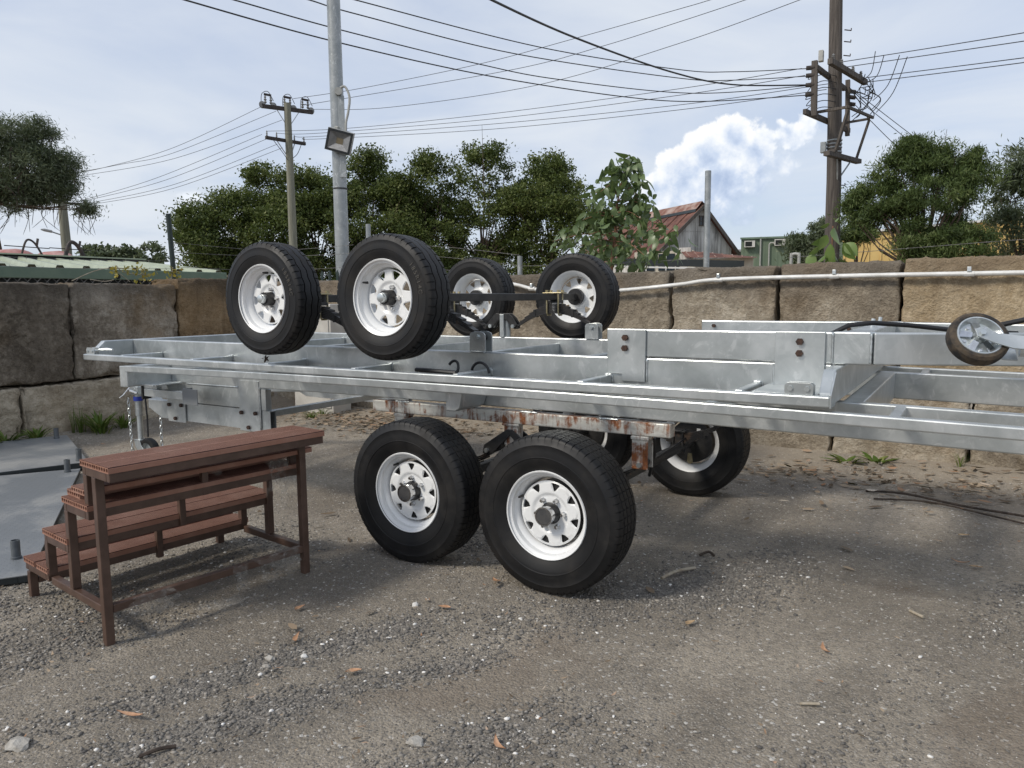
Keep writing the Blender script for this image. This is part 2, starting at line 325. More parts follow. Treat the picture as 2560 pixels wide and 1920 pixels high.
simple('ac_white', (.55, .54, .50), (.47, .46, .43), 4., .6)
simple('charcoal_metal', (.013, .018, .020), (.022, .028, .030), 2., .5)
simple('faded_red', (.36, .135, .115), (.50, .33, .30), 2.0, .55)
simple('machine_dark', (.035, .033, .032), (.075, .055, .045), 8., .7)
simple('rock_pale', (.42, .40, .36), (.27, .25, .22), 22., .9, 0., .6, 60., .01)
simple('rock_white', (.66, .65, .62), (.50, .48, .45), 30., .9, 0., .5, 60., .01)
simple('label_white', (.75, .75, .73), None, 40., .5)
simple('rubber_letters', (.085, .078, .068), (.060, .056, .050), 40., .75)

# ------------------------------------------------------------------ mesh helpers
ORG = {}
class MB:
    def __init__(s): s.v = []; s.f = []
    def add(s, vs, fs):
        n = len(s.v); s.v += [tuple(v) for v in vs]; s.f += [tuple(i+n for i in f) for f in fs]; return s
    def box(s, x0, x1, y0, y1, z0, z1, nx=1):
        xs = [x0+(x1-x0)*i/nx for i in range(nx+1)]; vs = []; fs = []
        for x in xs: vs += [(x, y0, z0), (x, y1, z0), (x, y1, z1), (x, y0, z1)]
        for i in range(nx):
            a = 4*i
            for k in range(4): fs.append((a+k, a+(k+1) % 4, a+4+(k+1) % 4, a+4+k)[::-1])
        fs.append((0, 1, 2, 3)[::1]); e = 4*nx; fs.append((e+3, e+2, e+1, e)); return s.add(vs, fs)
    def bar(s, p0, p1, w, h, up=(0, 0, 1)):           # square bar between two points
        p0 = Vector(p0); p1 = Vector(p1); d = (p1-p0).normalized(); u = Vector(up)
        if abs(d.dot(u)) > .98: u = Vector((1, 0, 0))
        r = d.cross(u).normalized(); u = r.cross(d).normalized(); vs = []
        for p in (p0, p1):
            for a, b_ in ((-1, -1), (1, -1), (1, 1), (-1, 1)): vs.append(p+r*(a*w/2)+u*(b_*h/2))
        return s.add(vs, [(0, 3, 2, 1), (4, 5, 6, 7), (0, 1, 5, 4), (1, 2, 6, 5), (2, 3, 7, 6), (3, 0, 4, 7)])
    def tube(s, pts, r, n=8, cap=True):
        pts = [Vector(p) for p in pts]; rs = r if isinstance(r, (list, tuple)) else [r]*len(pts); vs = []; fs = []
        ref = Vector((0, 0, 1)); d0 = (pts[1]-pts[0]).normalized()
        if abs(d0.dot(ref)) > .95: ref = Vector((1, 0, 0))
        a = d0.cross(ref).normalized()
        for i, p in enumerate(pts):
            d = (pts[min(i+1, len(pts)-1)]-pts[max(i-1, 0)])
            d = d.normalized() if d.length > 1e-9 else d0
            a = (a-d*a.dot(d)).normalized(); b_ = d.cross(a)
            for k in range(n):
                t_ = 2*PI*k/n; vs.append(p+(a*math.cos(t_)+b_*math.sin(t_))*rs[i])
        for i in range(len(pts)-1):
            for k in range(n): fs.append((i*n+k, i*n+(k+1) % n, (i+1)*n+(k+1) % n, (i+1)*n+k))
        if cap: fs.append(tuple(range(n))[::-1]); fs.append(tuple(range((len(pts)-1)*n, len(pts)*n)))
        return s.add(vs, fs)
    def prism(s, poly, axis, a0, a1):                  # polygon in the other two axes, extruded along axis
        vs = []; n = len(poly)
        for a in (a0, a1):
            for (p, q) in poly: vs.append({'x': (a, p, q), 'y': (p, a, q), 'z': (p, q, a)}[axis])
        fs = [tuple(range(n)), tuple(range(2*n-1, n-1, -1))]
        for k in range(n): fs.append((k, n+k, n+(k+1) % n, (k+1) % n))
        return s.add(vs, fs)
    def disc(s, c, r, axis, a0, a1, n=16):             # short cylinder
        poly = [(r*math.cos(2*PI*k/n), r*math.sin(2*PI*k/n)) for k in range(n)]
        i, j = {'x': (1, 2), 'y': (0, 2), 'z': (0, 1)}[axis]
        return s.prism([(c[i]+p, c[j]+q) for p, q in poly], axis, a0, a1)
    def hexb(s, c, r, y0, y1): return s.disc(c, r, 'y', y0, y1, 6)
    def lathe(s, prof, n=48, closed=False):            # prof: (y, r); axis Y
        vs = []; fs = []; m_ = len(prof)
        for k in range(n):
            a = 2*PI*k/n
            for (y, r) in prof: vs.append((r*math.cos(a), y, r*math.sin(a)))
        for k in range(n):
            k2 = (k+1) % n
            for i in range(m_-1 + (1 if closed else 0)):
                j = (i+1) % m_; fs.append((k*m_+i, k*m_+j, k2*m_+j, k2*m_+i))
        return s.add(vs, fs)
    def grid(s, P):                                    # P: 2D list of points
        h = len(P); w = len(P[0]); vs = [p for row in P for p in row]
        return s.add(vs, [(i*w+j, i*w+j+1, (i+1)*w+j+1, (i+1)*w+j) for i in range(h-1) for j in range(w-1)])
    def map(s, fn): s.v = [tuple(fn(Vector(v))) for v in s.v]; return s
    def mesh(s, name, mat, smooth=None, center=(0, 0, 0)):
        me = bpy.data.meshes.new(name); c = center
        me.from_pydata([(x-c[0], y-c[1], z-c[2]) for x, y, z in s.v], [], s.f); me.update()
        bm = bmesh.new(); bm.from_mesh(me); bmesh.ops.recalc_face_normals(bm, faces=bm.faces); bm.to_mesh(me); bm.free()
        if smooth is not None: me.shade_smooth(); me.set_sharp_from_angle(angle=R(smooth))
        me.materials.append(MAT[mat] if isinstance(mat, str) else mat); return me
    def build(s, name, mat, parent=None, smooth=None, bevel=0, label=None, base=False, seg=2):
        xs = np.array(s.v); lo = xs.min(0); hi = xs.max(0); c = (lo+hi)/2
        if base or parent is None: c[2] = lo[2]
        me = s.mesh(name, mat, smooth, c); return place(name, me, c, parent, bevel, label, seg)
def place(name, me, c, parent=None, bevel=0, label=None, seg=2, rz=0):
    o = bpy.data.objects.new(name, me); COL.objects.link(o); c = Vector(c); o.location = c
    if parent is not None: o.parent = parent; o.location = c-ORG[parent.name]
    if rz: o.rotation_euler = (0, 0, rz)
    ORG[o.name] = c
    if bevel:
        b_ = o.modifiers.new('bevel', 'BEVEL'); b_.width = bevel; b_.segments = seg; b_.limit_method = 'ANGLE'; b_.angle_limit = R(40)
    if label: o['label'] = label
    return o
def tag(o, label, cat, group=None):
    o['label'] = label; o['category'] = cat
    if group: o['group'] = group
    return o
def thing(name, label, cat, loc, group=None):
    o = bpy.data.objects.new(name, None); COL.objects.link(o); o.location = loc; o.empty_display_size = .1
    ORG[o.name] = Vector(loc); return tag(o, label, cat, group)
def struct(o, kind='structure'): o['kind'] = kind; return o
def raw_mesh(name, verts, faces, mat, shade=None):     # numpy arrays, faces (n,3|4)
    me = bpy.data.meshes.new(name); nv = len(verts); nf, k = faces.shape
    me.vertices.add(nv); me.vertices.foreach_set('co', np.ascontiguousarray(verts, dtype=np.float32).ravel())
    me.loops.add(nf*k); me.loops.foreach_set('vertex_index', np.ascontiguousarray(faces, dtype=np.int32).ravel())
    me.polygons.add(nf); me.polygons.foreach_set('loop_start', np.arange(0, nf*k, k, dtype=np.int32))
    me.update(calc_edges=True)
    if shade is not None:
        at = me.attributes.new('shade', 'FLOAT', 'POINT'); at.data.foreach_set('value', np.ascontiguousarray(shade, dtype=np.float32))
    me.materials.append(MAT[mat]); return me

# ------------------------------------------------------------------ ground
def gz(x, y):
    w = max(0., min(1., (x+8.5)/1.5))*max(0., min(1., (5.5-x)/1.5))*max(0., min(1., (y+4.)/.8))*max(0., min(1., (5.2-y)/1.))
    h = .020*mnoise.noise((x*.55, y*.9, 1.3)) + .012*mnoise.noise((x*2.1, y*2.1, 4.)) + .006*mnoise.noise((x*6., y*6., 9.))
    bank = .10*max(0, y-3.3)**1.2 + .10*max(0, -5.9-x)
    return (h-.004)*w + min(bank, .10)*w
xs = [-900, -300, -120, -60, -30, -16, -11] + list(np.arange(-8.6, 5.01, .055)) + [7, 12, 25, 60, 150, 400, 900]
ys = [-300, -80, -25, -10, -6] + list(np.arange(-4.2, 5.21, .055)) + [7, 12, 20, 40, 80, 200, 500, 1200]
def seg_d(x, y, a, b_):
    dx, dy_ = b_[0]-a[0], b_[1]-a[1]; t_ = max(0., min(1., ((x-a[0])*dx+(y-a[1])*dy_)/(dx*dx+dy_*dy_))); return math.hypot(x-a[0]-t_*dx, y-a[1]-t_*dy_)
RIDGES = [((-.88, -1.85), (-.35, -.65), .10, .75), ((-.55, -1.8), (.05, -.80), .09, .65), ((-.2, -.55), (.6, .45), .22, .40), ((.25, -1.35), (.55, -.9), .20, .50), ((-1.9, -1.9), (-1.4, -1.2), .25, .5), ((.6, .3), (.9, 1.0), .2, .4)]
TRACKS = [((-1.15, -1.75), (-.62, -.45), .13, .8), ((-.15, -1.7), (.45, -.5), .12, .7), ((1.0, -.7), (1.55, 1.1), .20, .7), ((-.68, -1.75), (-.25, -.9), .05, .4), ((1.2, 2.2), (2.2, 2.6), .4, .6), ((-3.5, .2), (-1.9, 1.2), .5, .5)]
def gravelly(x, y):      # where loose stone has gathered (+) and where wheels have worn it to dust (-)
    w = mnoise.noise((x*1.9+3, y*1.2, 2.))*.55+mnoise.noise((x*4.3, y*3.1, 7.))*.35
    for a, b_, r_, k in RIDGES: w += k*math.exp(-(seg_d(x, y, a, b_)/r_)**2)
    for a, b_, r_, k in TRACKS: w -= k*math.exp(-(seg_d(x, y, a, b_)/r_)**2)
    return w
G = np.array([[(x, y, gz(x, y)) for y in ys] for x in xs]); nx_, ny_ = len(xs), len(ys)
idx = np.arange(nx_*ny_).reshape(nx_, ny_)
F = np.stack([idx[:-1, :-1], idx[1:, :-1], idx[1:, 1:], idx[:-1, 1:]], -1).reshape(-1, 4)
me = raw_mesh('ground', G.reshape(-1, 3), F, 'yard_ground'); me.shade_smooth()
at = me.attributes.new('gravelly', 'FLOAT', 'POINT'); at.data.foreach_set('value', np.array([gravelly(p[0], p[1]) if abs(p[0]) < 12 and abs(p[1]) < 12 else 0. for p in G.reshape(-1, 3)], dtype=np.float32))
struct(place('ground', me, (0, 0, 0)))

# ------------------------------------------------------------------ block walls
def block(w, d, h, seed, cuts=30):
    bm = bmesh.new(); bmesh.ops.create_cube(bm, size=1.0)
    bmesh.ops.subdivide_edges(bm, edges=bm.edges[:], cuts=cuts, use_grid_fill=True)
    rr = .032
    for v in bm.verts:
        q = Vector((v.co.x*w, v.co.y*d, v.co.z*h)); hw = Vector((w/2, d/2, h/2))
        inn = Vector([max(-hw[i]+rr, min(hw[i]-rr, q[i])) for i in range(3)]); e = q-inn
        if e.length > 1e-6: q = inn+e.normalized()*min(rr, e.length) if max(abs(e.x), abs(e.y), abs(e.z)) >= rr*.999 else q
        nrm = (q-inn).normalized() if (q-inn).length > 1e-6 else Vector((0, 0, 1))
        s3 = Vector((seed*3.7, seed*1.3, seed*.7))
        k = .012*mnoise.noise(q*2.3+s3)+.012*mnoise.noise(q*7.+s3)+.014*mnoise.noise(q*17.+s3)+.010*mnoise.noise(q*31.+s3)
        chip = max(0., mnoise.noise(q*5.2+s3*2)-.20)*.12 if sum(1 for i in range(3) if abs(q[i]) > hw[i]-rr*1.3) >= 2 else 0
        v.co = q+nrm*(k-chip-.012)
    me = bpy.data.meshes.new('block'); bm.to_mesh(me); bm.free(); me.shade_smooth(); return me
left_wall = thing('block_wall', 'dark weathered wall of big concrete blocks at the left, turned sideways', 'wall', (-6.65, 1.3, 0))
back_wall = thing('block_wall', 'sunlit tan wall of big concrete blocks running behind both trailers', 'wall', (-1.7, 4.15, 0))
sd = 0
def put_block(parent, mat, x, y, z, w, d, h):
    global sd; sd += 1
    me = block(w-.012, d, h-.012, sd); me.materials.append(MAT[mat]); o = place('block', me, (x, y, z), parent)
    o.rotation_euler = (random.uniform(-.006, .006), random.uniform(-.006, .006), random.uniform(-.008, .008))
LJ = [-1.19, .03, 1.255, 2.475, 3.84]
for i in range(4):
    a, b_ = LJ[i], LJ[i+1]; top = 1.585 if i < 3 else 1.655
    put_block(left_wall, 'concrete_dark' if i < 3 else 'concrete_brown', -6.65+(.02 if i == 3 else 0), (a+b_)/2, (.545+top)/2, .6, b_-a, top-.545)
LJ = [-1.74, -.52, .70, 1.92, 3.14, 3.84]
for i in range(5):
    a, b_ = LJ[i], LJ[i+1]; put_block(left_wall, 'concrete_pale', -6.64, (a+b_)/2, .19, .6, b_-a, .72)
BJ = [-6.35, -5.65, -4.68, -3.72, -2.75, -1.79, -.82, .155, 1.12, 2.09, 3.06, 4.03]
for i in range(11):
    a, b_ = BJ[i], BJ[i+1]; top = [1.63, 1.63, 1.62, 1.63, 1.63, 1.635, 1.655, 1.668, 1.68, 1.68, 1.68][i]
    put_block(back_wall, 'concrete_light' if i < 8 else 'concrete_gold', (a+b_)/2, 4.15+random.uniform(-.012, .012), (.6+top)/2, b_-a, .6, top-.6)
BJ = [-6.35, -5.2, -4.2, -3.25, -2.28, -1.32, -.35, .64, 1.65, 2.62, 3.6]
for i in range(10):
    a, b_ = BJ[i], BJ[i+1]; put_block(back_wall, 'concrete_light', (a+b_)/2, 4.14, .22, b_-a, .6, .76)

# ------------------------------------------------------------------ wheels
def tri(x): x = x % 1.0; return 4*abs(x-.5)-1
def tyre(name, Rt, Wt, rb, hw, nb, style, flat=None):
    hb = hw/Wt; q_ = Rt-rb
    prof = [(-hb+.01, rb-.006, 0, 0), (-hb-.004, rb+.001, 0, 0), (-hb-.020, rb+.010, 0, 0), (-.488, rb+.26*q_, 0, 0), (-.496, rb+.36*q_, 0, 0), (-.506, rb+.372*q_, 0, 0), (-.508, rb+.39*q_, 0, 0), (-.499, rb+.40*q_, 0, 0), (-.496, rb+.56*q_, 0, 0),
            (-.480, rb+.71*q_, 0, 0), (-.484, rb+.725*q_, 0, 0), (-.474, rb+.74*q_, 0, 0), (-.455, Rt-.020, 0, 0), (-.449, Rt-.018, 1, 0), (-.440, Rt-.011, 1, 0), (-.415, Rt-.006, 1, 0), (-.375, Rt-.003, 1, 0), (-.315, Rt-.002, 1, 0)]
    zz = .022 if style == 'zig' else .012
    gd = .008; gr = (-.25, -.085, .085, .25) if style == 'rib' else (-.245, 0, .245)
    for i, g in enumerate(gr):
        gw = .020 if style == 'zig' else .014
        prof += [(g-gw, Rt-.0005, 0, zz), (g-gw*.7, Rt-gd, 0, zz), (g+gw*.7, Rt-gd, 0, zz), (g+gw, Rt-.0005, 0, zz)]
        if i < len(gr)-1:
            mid = (g+gr[i+1])/2; prof += [(mid-.002, Rt, 2, zz*.5), (mid+.002, Rt, 2, zz*.5)]
    half = [q for q in prof[:18]]; prof += [(-y, r, k, z_) for (y, r, k, z_) in reversed(half)]
    fr = [0, .36, .72, .745, .90, .925] if style == 'zig' else [0, .40, .82, .835, .93, .945]
    vs = []; n = nb*len(fr); m_ = len(prof)
    for bI in range(nb):
        for j, f_ in enumerate(fr):
            a = 2*PI*(bI+f_)/nb; cut = j in (3, 4)
            for (y, r, k, z_) in prof:
                rr = r-(.0055 if (cut and k == 1) else .006 if (cut and k == 2 and style == 'rib') else 0)
                yy = y*Wt + (z_*Wt*tri((bI+f_)*(.5 if style == 'zig' else 1.)) if z_ else 0)
                x, z = rr*math.cos(a), rr*math.sin(a)
                if flat and z < -flat: yy *= 1+(-flat-z)*1.5; z = -flat
                vs.append((x, yy, z))
    fs = [(k*m_+i, k*m_+i+1, ((k+1) % n)*m_+i+1, ((k+1) % n)*m_+i) for k in range(n) for i in range(m_-1)]
    return MB().add(vs, fs).mesh(name, 'tyre_rubber', 38)
def rim(name, rf, hw, rd, yd, rt0, rt1, tw, bolt_r, dish):
    # barrel: outer flange at -hw ; disc plane at yd ; 8 tapered windows between rt0 and rt1
    mb = MB(); s_ = hw/.085
    mb.lathe([(-hw-.004, rf-.006), (-hw-.007, rf), (-hw-.002, rf+.003), (-hw+.004, rf-.004), (-hw+.010, rf-.018), (-hw+.032, rf-.021), (-hw+.042, rf-.034), (-hw+.062*s_, rd+.006), (.02, rd+.002), (.05*s_, rd+.012), (hw-.02, rf-.022), (hw-.004, rf-.006), (hw, rf)], 72)
    def dy(r): # dished disc
        if r > rd-.012: return yd+.006*(r-(rd-.012))/.012
        if r > bolt_r+.030: return yd - dish*.15*(1-(r-bolt_r-.03)/(rd-.012-bolt_r-.03))
        if r > bolt_r+.014: return yd-dish*.15+dish*.85*(1-(r-bolt_r-.014)/.016)*1.0
        return yd+dish*.70
    NS = 8; rin = bolt_r+.034; rout = rd-.004
    # window outline: rounded triangle, flat side outward
    def win(th):
        c = [(-tw, rt1), (tw, rt1), (0, rt0)]; P_ = []
        for i in range(3):
            a, b_, c_ = Vector(c[i-1]), Vector(c[i]), Vector(c[(i+1) % 3])
            u = (a-b_).normalized()*.010; w_ = (c_-b_).normalized()*.010
            for t_ in (0, .33, .67, 1): P_.append(b_+u*(1-t_)**2+w_*t_**2)
        return P_
    W0 = win(0); cen = Vector((0, (rt0+2*rt1)/3))
    def ray_win(ang):
        d = Vector((math.cos(ang), math.sin(ang))); best = None
        for i in range(len(W0)):
            p, q = W0[i], W0[(i+1) % len(W0)]; e = q-p; den = d.x*e.y-d.y*e.x
            if abs(den) < 1e-9: continue
            w_ = p-cen; t_ = (w_.x*e.y-w_.y*e.x)/den; u_ = (w_.x*d.y-w_.y*d.x)/den
            if t_ > 0 and -1e-6 <= u_ <= 1+1e-6 and (best is None or t_ < best): best = t_
        return cen+d*(best or .01)
    B = []; hs = PI/NS
    for i in range(9): a = -hs+2*hs*i/8; B.append((rout, a))
    for i in range(1, 6): B.append((rout+(rin-rout)*i/6, hs))
    for i in range(7): B.append((rin, hs-2*hs*i/6))
    for i in range(1, 6): B.append((rin+(rout-rin)*i/6, -hs))
    for k in range(NS):
        th = 2*hs*k; O_ = []; I_ = []; M_ = []
        for (r, a) in B:
            x, y = r*math.sin(a), r*math.cos(a); w_ = ray_win(math.atan2(y-cen.y, x-cen.x))
            def conv(x, y, lip=0):
                r_ = math.hypot(x, y); a_ = math.atan2(x, y)+th; return (r_*math.sin(a_), dy(r_)+lip, r_*math.cos(a_))
            O_.append(conv(x, y)); M_.append(conv(w_.x*.82+x*.18, w_.y*.82+y*.18)); I_.append(conv(w_.x, w_.y, .006))
        n = len(B); vs = O_+M_+I_
        fs = [(i, (i+1) % n, n+(i+1) % n, n+i) for i in range(n)]+[(n+i, n+(i+1) % n, 2*n+(i+1) % n, 2*n+i) for i in range(n)]
        mb.add(vs, fs)
    pr = [(dy(r), r) for r in np.linspace(rin, .030, 14)]; mb.lathe(pr, 48)
    me = mb.mesh(name, 'rim_white', 40); bm = bmesh.new(); bm.from_mesh(me); bmesh.ops.remove_doubles(bm, verts=bm.verts, dist=.0004); bm.to_mesh(me); bm.free(); return me, dy
WH = {}
def wheel_kit(key, Rt, Wt, rf, hw, rd, yd, rt0, rt1, tw, bolt_r, dish, nb, style, flat, studs, hubr, capr, hub_len, cap_len, drum):
    K = {}
    K['tyre'] = tyre('tyre', Rt, Wt, rf+.003, hw, nb, style, flat)
    K['rim'], dy = rim('rim', rf, hw, rd, yd, rt0, rt1, tw, bolt_r, dish)
    y0 = dy(bolt_r)
    K['hub'] = MB().lathe([(y0+.02, hubr*1.06), (y0-.004, hubr*1.06), (y0-.006, hubr), (y0-hub_len+.006, hubr*.98), (y0-hub_len, hubr*.90), (y0-hub_len, .002)], 32).mesh('hub', 'hub_dark', 35)
    ye = y0-hub_len
    if key == 'L':
        K['hub_cap'] = MB().lathe([(ye+.003, capr), (ye-cap_len*.55, capr*1.0), (ye-cap_len*.6, capr*1.06), (ye-cap_len, capr*1.05), (ye-cap_len, capr*.88), (ye-cap_len+.004, capr*.86)], 32).mesh('hub_cap', 'chrome', 30)
        K['cap_face'] = MB().lathe([(ye-cap_len+.004, capr*.87), (ye-cap_len+.001, capr*.84), (ye-cap_len+.001, .001)], 32).mesh('cap_face', 'cap_plastic', 30)
    else:
        K['hub_cap'] = MB().lathe([(ye+.003, capr), (ye-cap_len*.5, capr), (ye-cap_len*.55, capr*.93), (ye-cap_len*.95, capr*.86), (ye-cap_len, capr*.74), (ye-cap_len, .001)], 32).mesh('hub_cap', 'zinc_bright', 30)
    K['nut'] = MB().lathe([(0, .0125), (-.006, .0125), (-.008, .0105), (-.022, .0105), (-.028, .0075), (-.028, .001)], 6).mesh('lug_nut', 'chrome', 30)
    K['valve'] = MB().tube([(0, 0, 0), (0, -.018, 0), (0, -.034, 0)], [.0075, .006, .005], 8).mesh('valve_stem', 'black_cable', 30)
    ib = .15 if drum else .062
    K['drum'] = MB().lathe([(y0+.006, .05), (y0+.008, ib*.96), (y0+.016, ib), (y0+(.085 if drum else .05), ib), (y0+(.09 if drum else .055), ib*.93), (y0+(.09 if drum else .055), .02)], 40).mesh('brake_drum', 'black_steel', 35)
    K['y0'] = y0; K['studs'] = studs; K['br'] = bolt_r; K['rf'] = rf; K['hw'] = hw; WH[key] = K
wheel_kit('U', .325, .186, .195, .078, .150, -.020, .090, .138, .029, .057, .012, 50, 'zig', None, 5, .039, .026, .055, .028, False)
wheel_kit('L', .378, .226, .209, .090, .160, -.048, .104, .146, .0235, .070, .012, 64, 'rib', .371, 6, .049, .043, .034, .040, True)
def wheel(key, parent, c, flip, spin, letters=False, valve=True):
    K = WH[key]; rz = PI if flip else 0
    w = place('wheel', K['rim'], c, parent, rz=rz); c = Vector(c)
    w.rotation_euler = (0, spin, rz) if not flip else (0, -spin, rz)
    def sub(nm, me, off=(0, 0, 0), roty=0):
        o = bpy.data.objects.new(nm, me); COL.objects.link(o); o.parent = w; o.location = off; o.rotation_euler = (0, roty, 0); return o
    sub('tyre', K['tyre'], roty=-spin if not flip else spin); sub('hub', K['hub']); sub('hub_cap', K['hub_cap']); sub('brake_drum', K['drum'])
    if 'cap_face' in K: sub('cap_face', K['cap_face'])
    for k in range(K['studs']):
        a = 2*PI*(k+.25)/K['studs']; sub('lug_nut', K['nut'], (K['br']*math.cos(a), K['y0'], K['br']*math.sin(a)), a)
    a = PI*(7/8+.06); r_ = K['rf']-.045; v = sub('valve_stem', K['valve'], (r_*math.cos(a), -.045, r_*math.sin(a)))
    if letters:
        for (txt, a0, size, rad) in letters:
            for i, ch in enumerate(txt):
                cu = bpy.data.curves.new('t', 'FONT'); cu.body = ch; cu.size = size; cu.extrude = .0012; cu.align_x = 'CENTER'; cu.align_y = 'CENTER'
                ob = bpy.data.objects.new('t', cu); COL.objects.link(ob); bpy.context.view_layer.update()
                me = bpy.data.meshes.new_from_object(ob.evaluated_get(bpy.context.evaluated_depsgraph_get())); bpy.data.objects.remove(ob)
                me.materials.append(MAT['rubber_letters']); a = a0-i*size*.72/rad
                o = sub('raised_letter', me, (rad*math.cos(a), -.0945, rad*math.sin(a))); 
                o.matrix_local = Matrix.Rotation(-spin, 4, 'Y') @ Matrix.Translation((rad*math.cos(a), -.0935, rad*math.sin(a))) @ Matrix.Rotation(-(a-PI/2), 4, 'Y') @ Matrix.Rotation(PI/2, 4, 'X')
    return w

# ------------------------------------------------------------------ shared running-gear pieces
def leaf_pack(parent, xc, yc, zc, k, sgn, n=7, L=.33, w=.046):
    # k curvature (negative = ends down), sgn direction in which shorter leaves stack
    for i in range(n):
        Li = L*(1-i*.125); z0 = zc+sgn*i*.0104; mb = MB(); rows = []
        for j in range(13):
            x = xc-Li+2*Li*j/12; z = z0+k*(x-xc)**2
            rows.append([(x, yc-w/2, z-.0045), (x, yc+w/2, z-.0045), (x, yc+w/2, z+.0045), (x, yc-w/2, z+.0045), (x, yc-w/2, z-.0045)])
        mb.grid(rows); mb.add([rows[0][q] for q in range(4)], [(0, 1, 2, 3)]); mb.add([rows[-1][q] for q in range(4)], [(0, 1, 2, 3)])
        lf = mb.build('spring_leaf', 'leaf_spring', parent)
    for s_ in (-1, 1):
        x = xc+s_*L; z = zc+k*L*L; MB().disc((x, yc, z), .017, 'y', yc-w/2, yc+w/2, 14).build('spring_eye', 'black_steel', parent, 30)
        x = xc+s_*L*.48; z = zc+k*(L*.48)**2; MB().box(x-.010, x+.010, yc-w/2-.004, yc+w/2+.004, z-.008 if sgn > 0 else z-.048, z+.048 if sgn > 0 else z+.008).build('spring_clip', 'black_steel', parent, bevel=.002)
def bolt(parent, x, z, y, r=.014, mat='rusty_bolt', depth=.012, sgn=-1):
    MB().hexb((x, 0, z), r, y, y+sgn*depth).build('bolt', mat, parent)

# ------------------------------------------------------------------ lower trailer (right way up)
W = 2.164
LT = thing('flatbed_trailer', 'lower galvanised tandem trailer chassis standing on four big white-rimmed wheels', 'trailer', (-.4, W/2, 0))
def sag(x): return -.003*(x+.8)**2
def LP(mb, name, mat='galvanised', bevel=.006, smooth=None, label=None, parent=None):
    mb.map(lambda v: (v.x, v.y, v.z+sag(v.x))); return mb.build(name, mat, parent or LT, smooth, bevel, label)
X1 = 2.75
for y0 in (0, W-.045): LP(MB().box(-3.36, X1, y0, y0+.045, .907, .9515, 24), 'side_rail')
for y0 in (.340, W-.390): LP(MB().box(-3.34, X1-.05, y0, y0+.05, .800, .950, 24), 'main_beam')
LP(MB().box(-3.43, -3.342, .004, W-.004, .800, .948), 'front_crossmember')
LP(MB().box(1.190, 1.272, .392, W-.392, .802, .949), 'crossmember')
LP(MB().box(X1, X1+.05, 0, W, .800, .951), 'rear_crossmember')
for x in (2.09, 1.41, .73, .05, -.63, -1.31, -1.99, -2.67):
    LP(MB().box(x-.02, x+.02, .047, .338, .906, .950), 'outrigger'); LP(MB().box(x-.02, x+.02, W-.338, W-.047, .906, .950), 'outrigger')
for x in (2.09, .73, .05, -.63, -1.31, -1.99, -2.67): LP(MB().box(x-.02, x+.02, .392, W-.392, .850, .949), 'crossmember')
LP(MB().prism([(-.66, .905), (-.55, .905), (-.575, .812), (-.60, .798), (-.66, .798)], 'y', .10, .335), 'gusset')
# rusty spring beams with hangers, springs, axles
SY = {0: .365, 1: W-.365}
for sd_ in (0, 1):
    yc = SY[sd_]
    MB().box(-1.376, .465, yc-.033, yc+.033, .717, .783).build('spring_beam', 'rusty_steel', LT, bevel=.005, label='rust-streaked steel spring beam')
    for x, z1 in ((-1.165, .565), (.315, .555)):
        MB().box(x-.041, x+.041, yc-.036, yc-.030, z1, .715).build('spring_hanger', 'rusty_steel', LT, bevel=.003)
        MB().box(x-.041, x+.041, yc+.030, yc+.036, z1, .715).build('spring_hanger', 'rusty_steel', LT, bevel=.003)
        MB().box(x-.045, x+.045, yc-.042, yc+.042, .698, .716).build('weld_plate', 'rusty_steel', LT, bevel=.004)
        bolt(LT, x, z1+.022, yc-.036, .013, 'zinc_bright', .014)
    MB().box(-.455, -.37, yc-.028, yc+.028, .60, .716).build('equaliser_post', 'rusty_steel', LT, bevel=.003)
    MB().box(-.465, -.36, yc-.036, yc+.036, .703, .7165).build('weld_plate', 'rusty_steel', LT, bevel=.004)
    for dy_ in (-.038, .038):
        MB().prism([(-.585, .545), (-.56, .535), (-.525, .548), (-.41, .655), (-.30, .548), (-.265, .535), (-.24, .55), (-.25, .58), (-.36, .66), (-.40, .685), (-.43, .685), (-.47, .66), (-.575, .59)], 'y', yc+dy_-.005, yc+dy_+.005).build('equaliser', 'black_steel', LT, bevel=.002)
    for x in (-.555, -.27): bolt(LT, x, .562, yc-.043, .013, 'zinc_bright', .014)
    for x in (0., -.8266):
        leaf_pack(LT, x, yc, .472, 1.02, -1)
        for dx in (-.032, .032): MB().tube([(x+dx, yc-.03, .50), (x+dx, yc-.03, .36), (x+dx, yc, .335), (x+dx, yc+.03, .36), (x+dx, yc+.03, .50)], .006, 6).build('u_bolt', 'black_steel', LT, 30)
        MB().box(x-.055, x+.055, yc-.042, yc+.042, .482, .494).build('spring_plate', 'black_steel', LT, bevel=.002)
for x in (0., -.8266):
    MB().tube([(x, .12, .372), (x, W-.12, .372)], .034, 16).build('axle', 'black_steel', LT, 30)
    MB().tube([(x+.05, .25, .42), (x+.04, .6, .40), (x+.03, 1.2, .395), (x+.04, 1.6, .42), (x+.06, 1.9, .46)], .006, 6).build('brake_cable', 'black_cable', LT, 30)
    wheel('L', LT, (x, .064, .372), False, .2 if x == 0 else .75); wheel('L', LT, (x, 2.096, .372), True, .4)
    MB().prism([(x+.0, .30), (x+.025, .30), (x+.035, .235), (x+.012, .225), (x-.006, .24)], 'y', 1.985, 1.99).build('brake_lever', 'brass_zinc', LT)
    MB().box(x+.06, x+.085, 1.984, 1.987, .455, .478).build('part_sticker', 'label_white', LT)
MB().tube([(.36, .40, .70), (.355, .42, .62), (.33, .45, .55), (.30, .5, .49), (.22, .7, .44)], .009, 8).build('cable', 'black_cable', LT, 30)
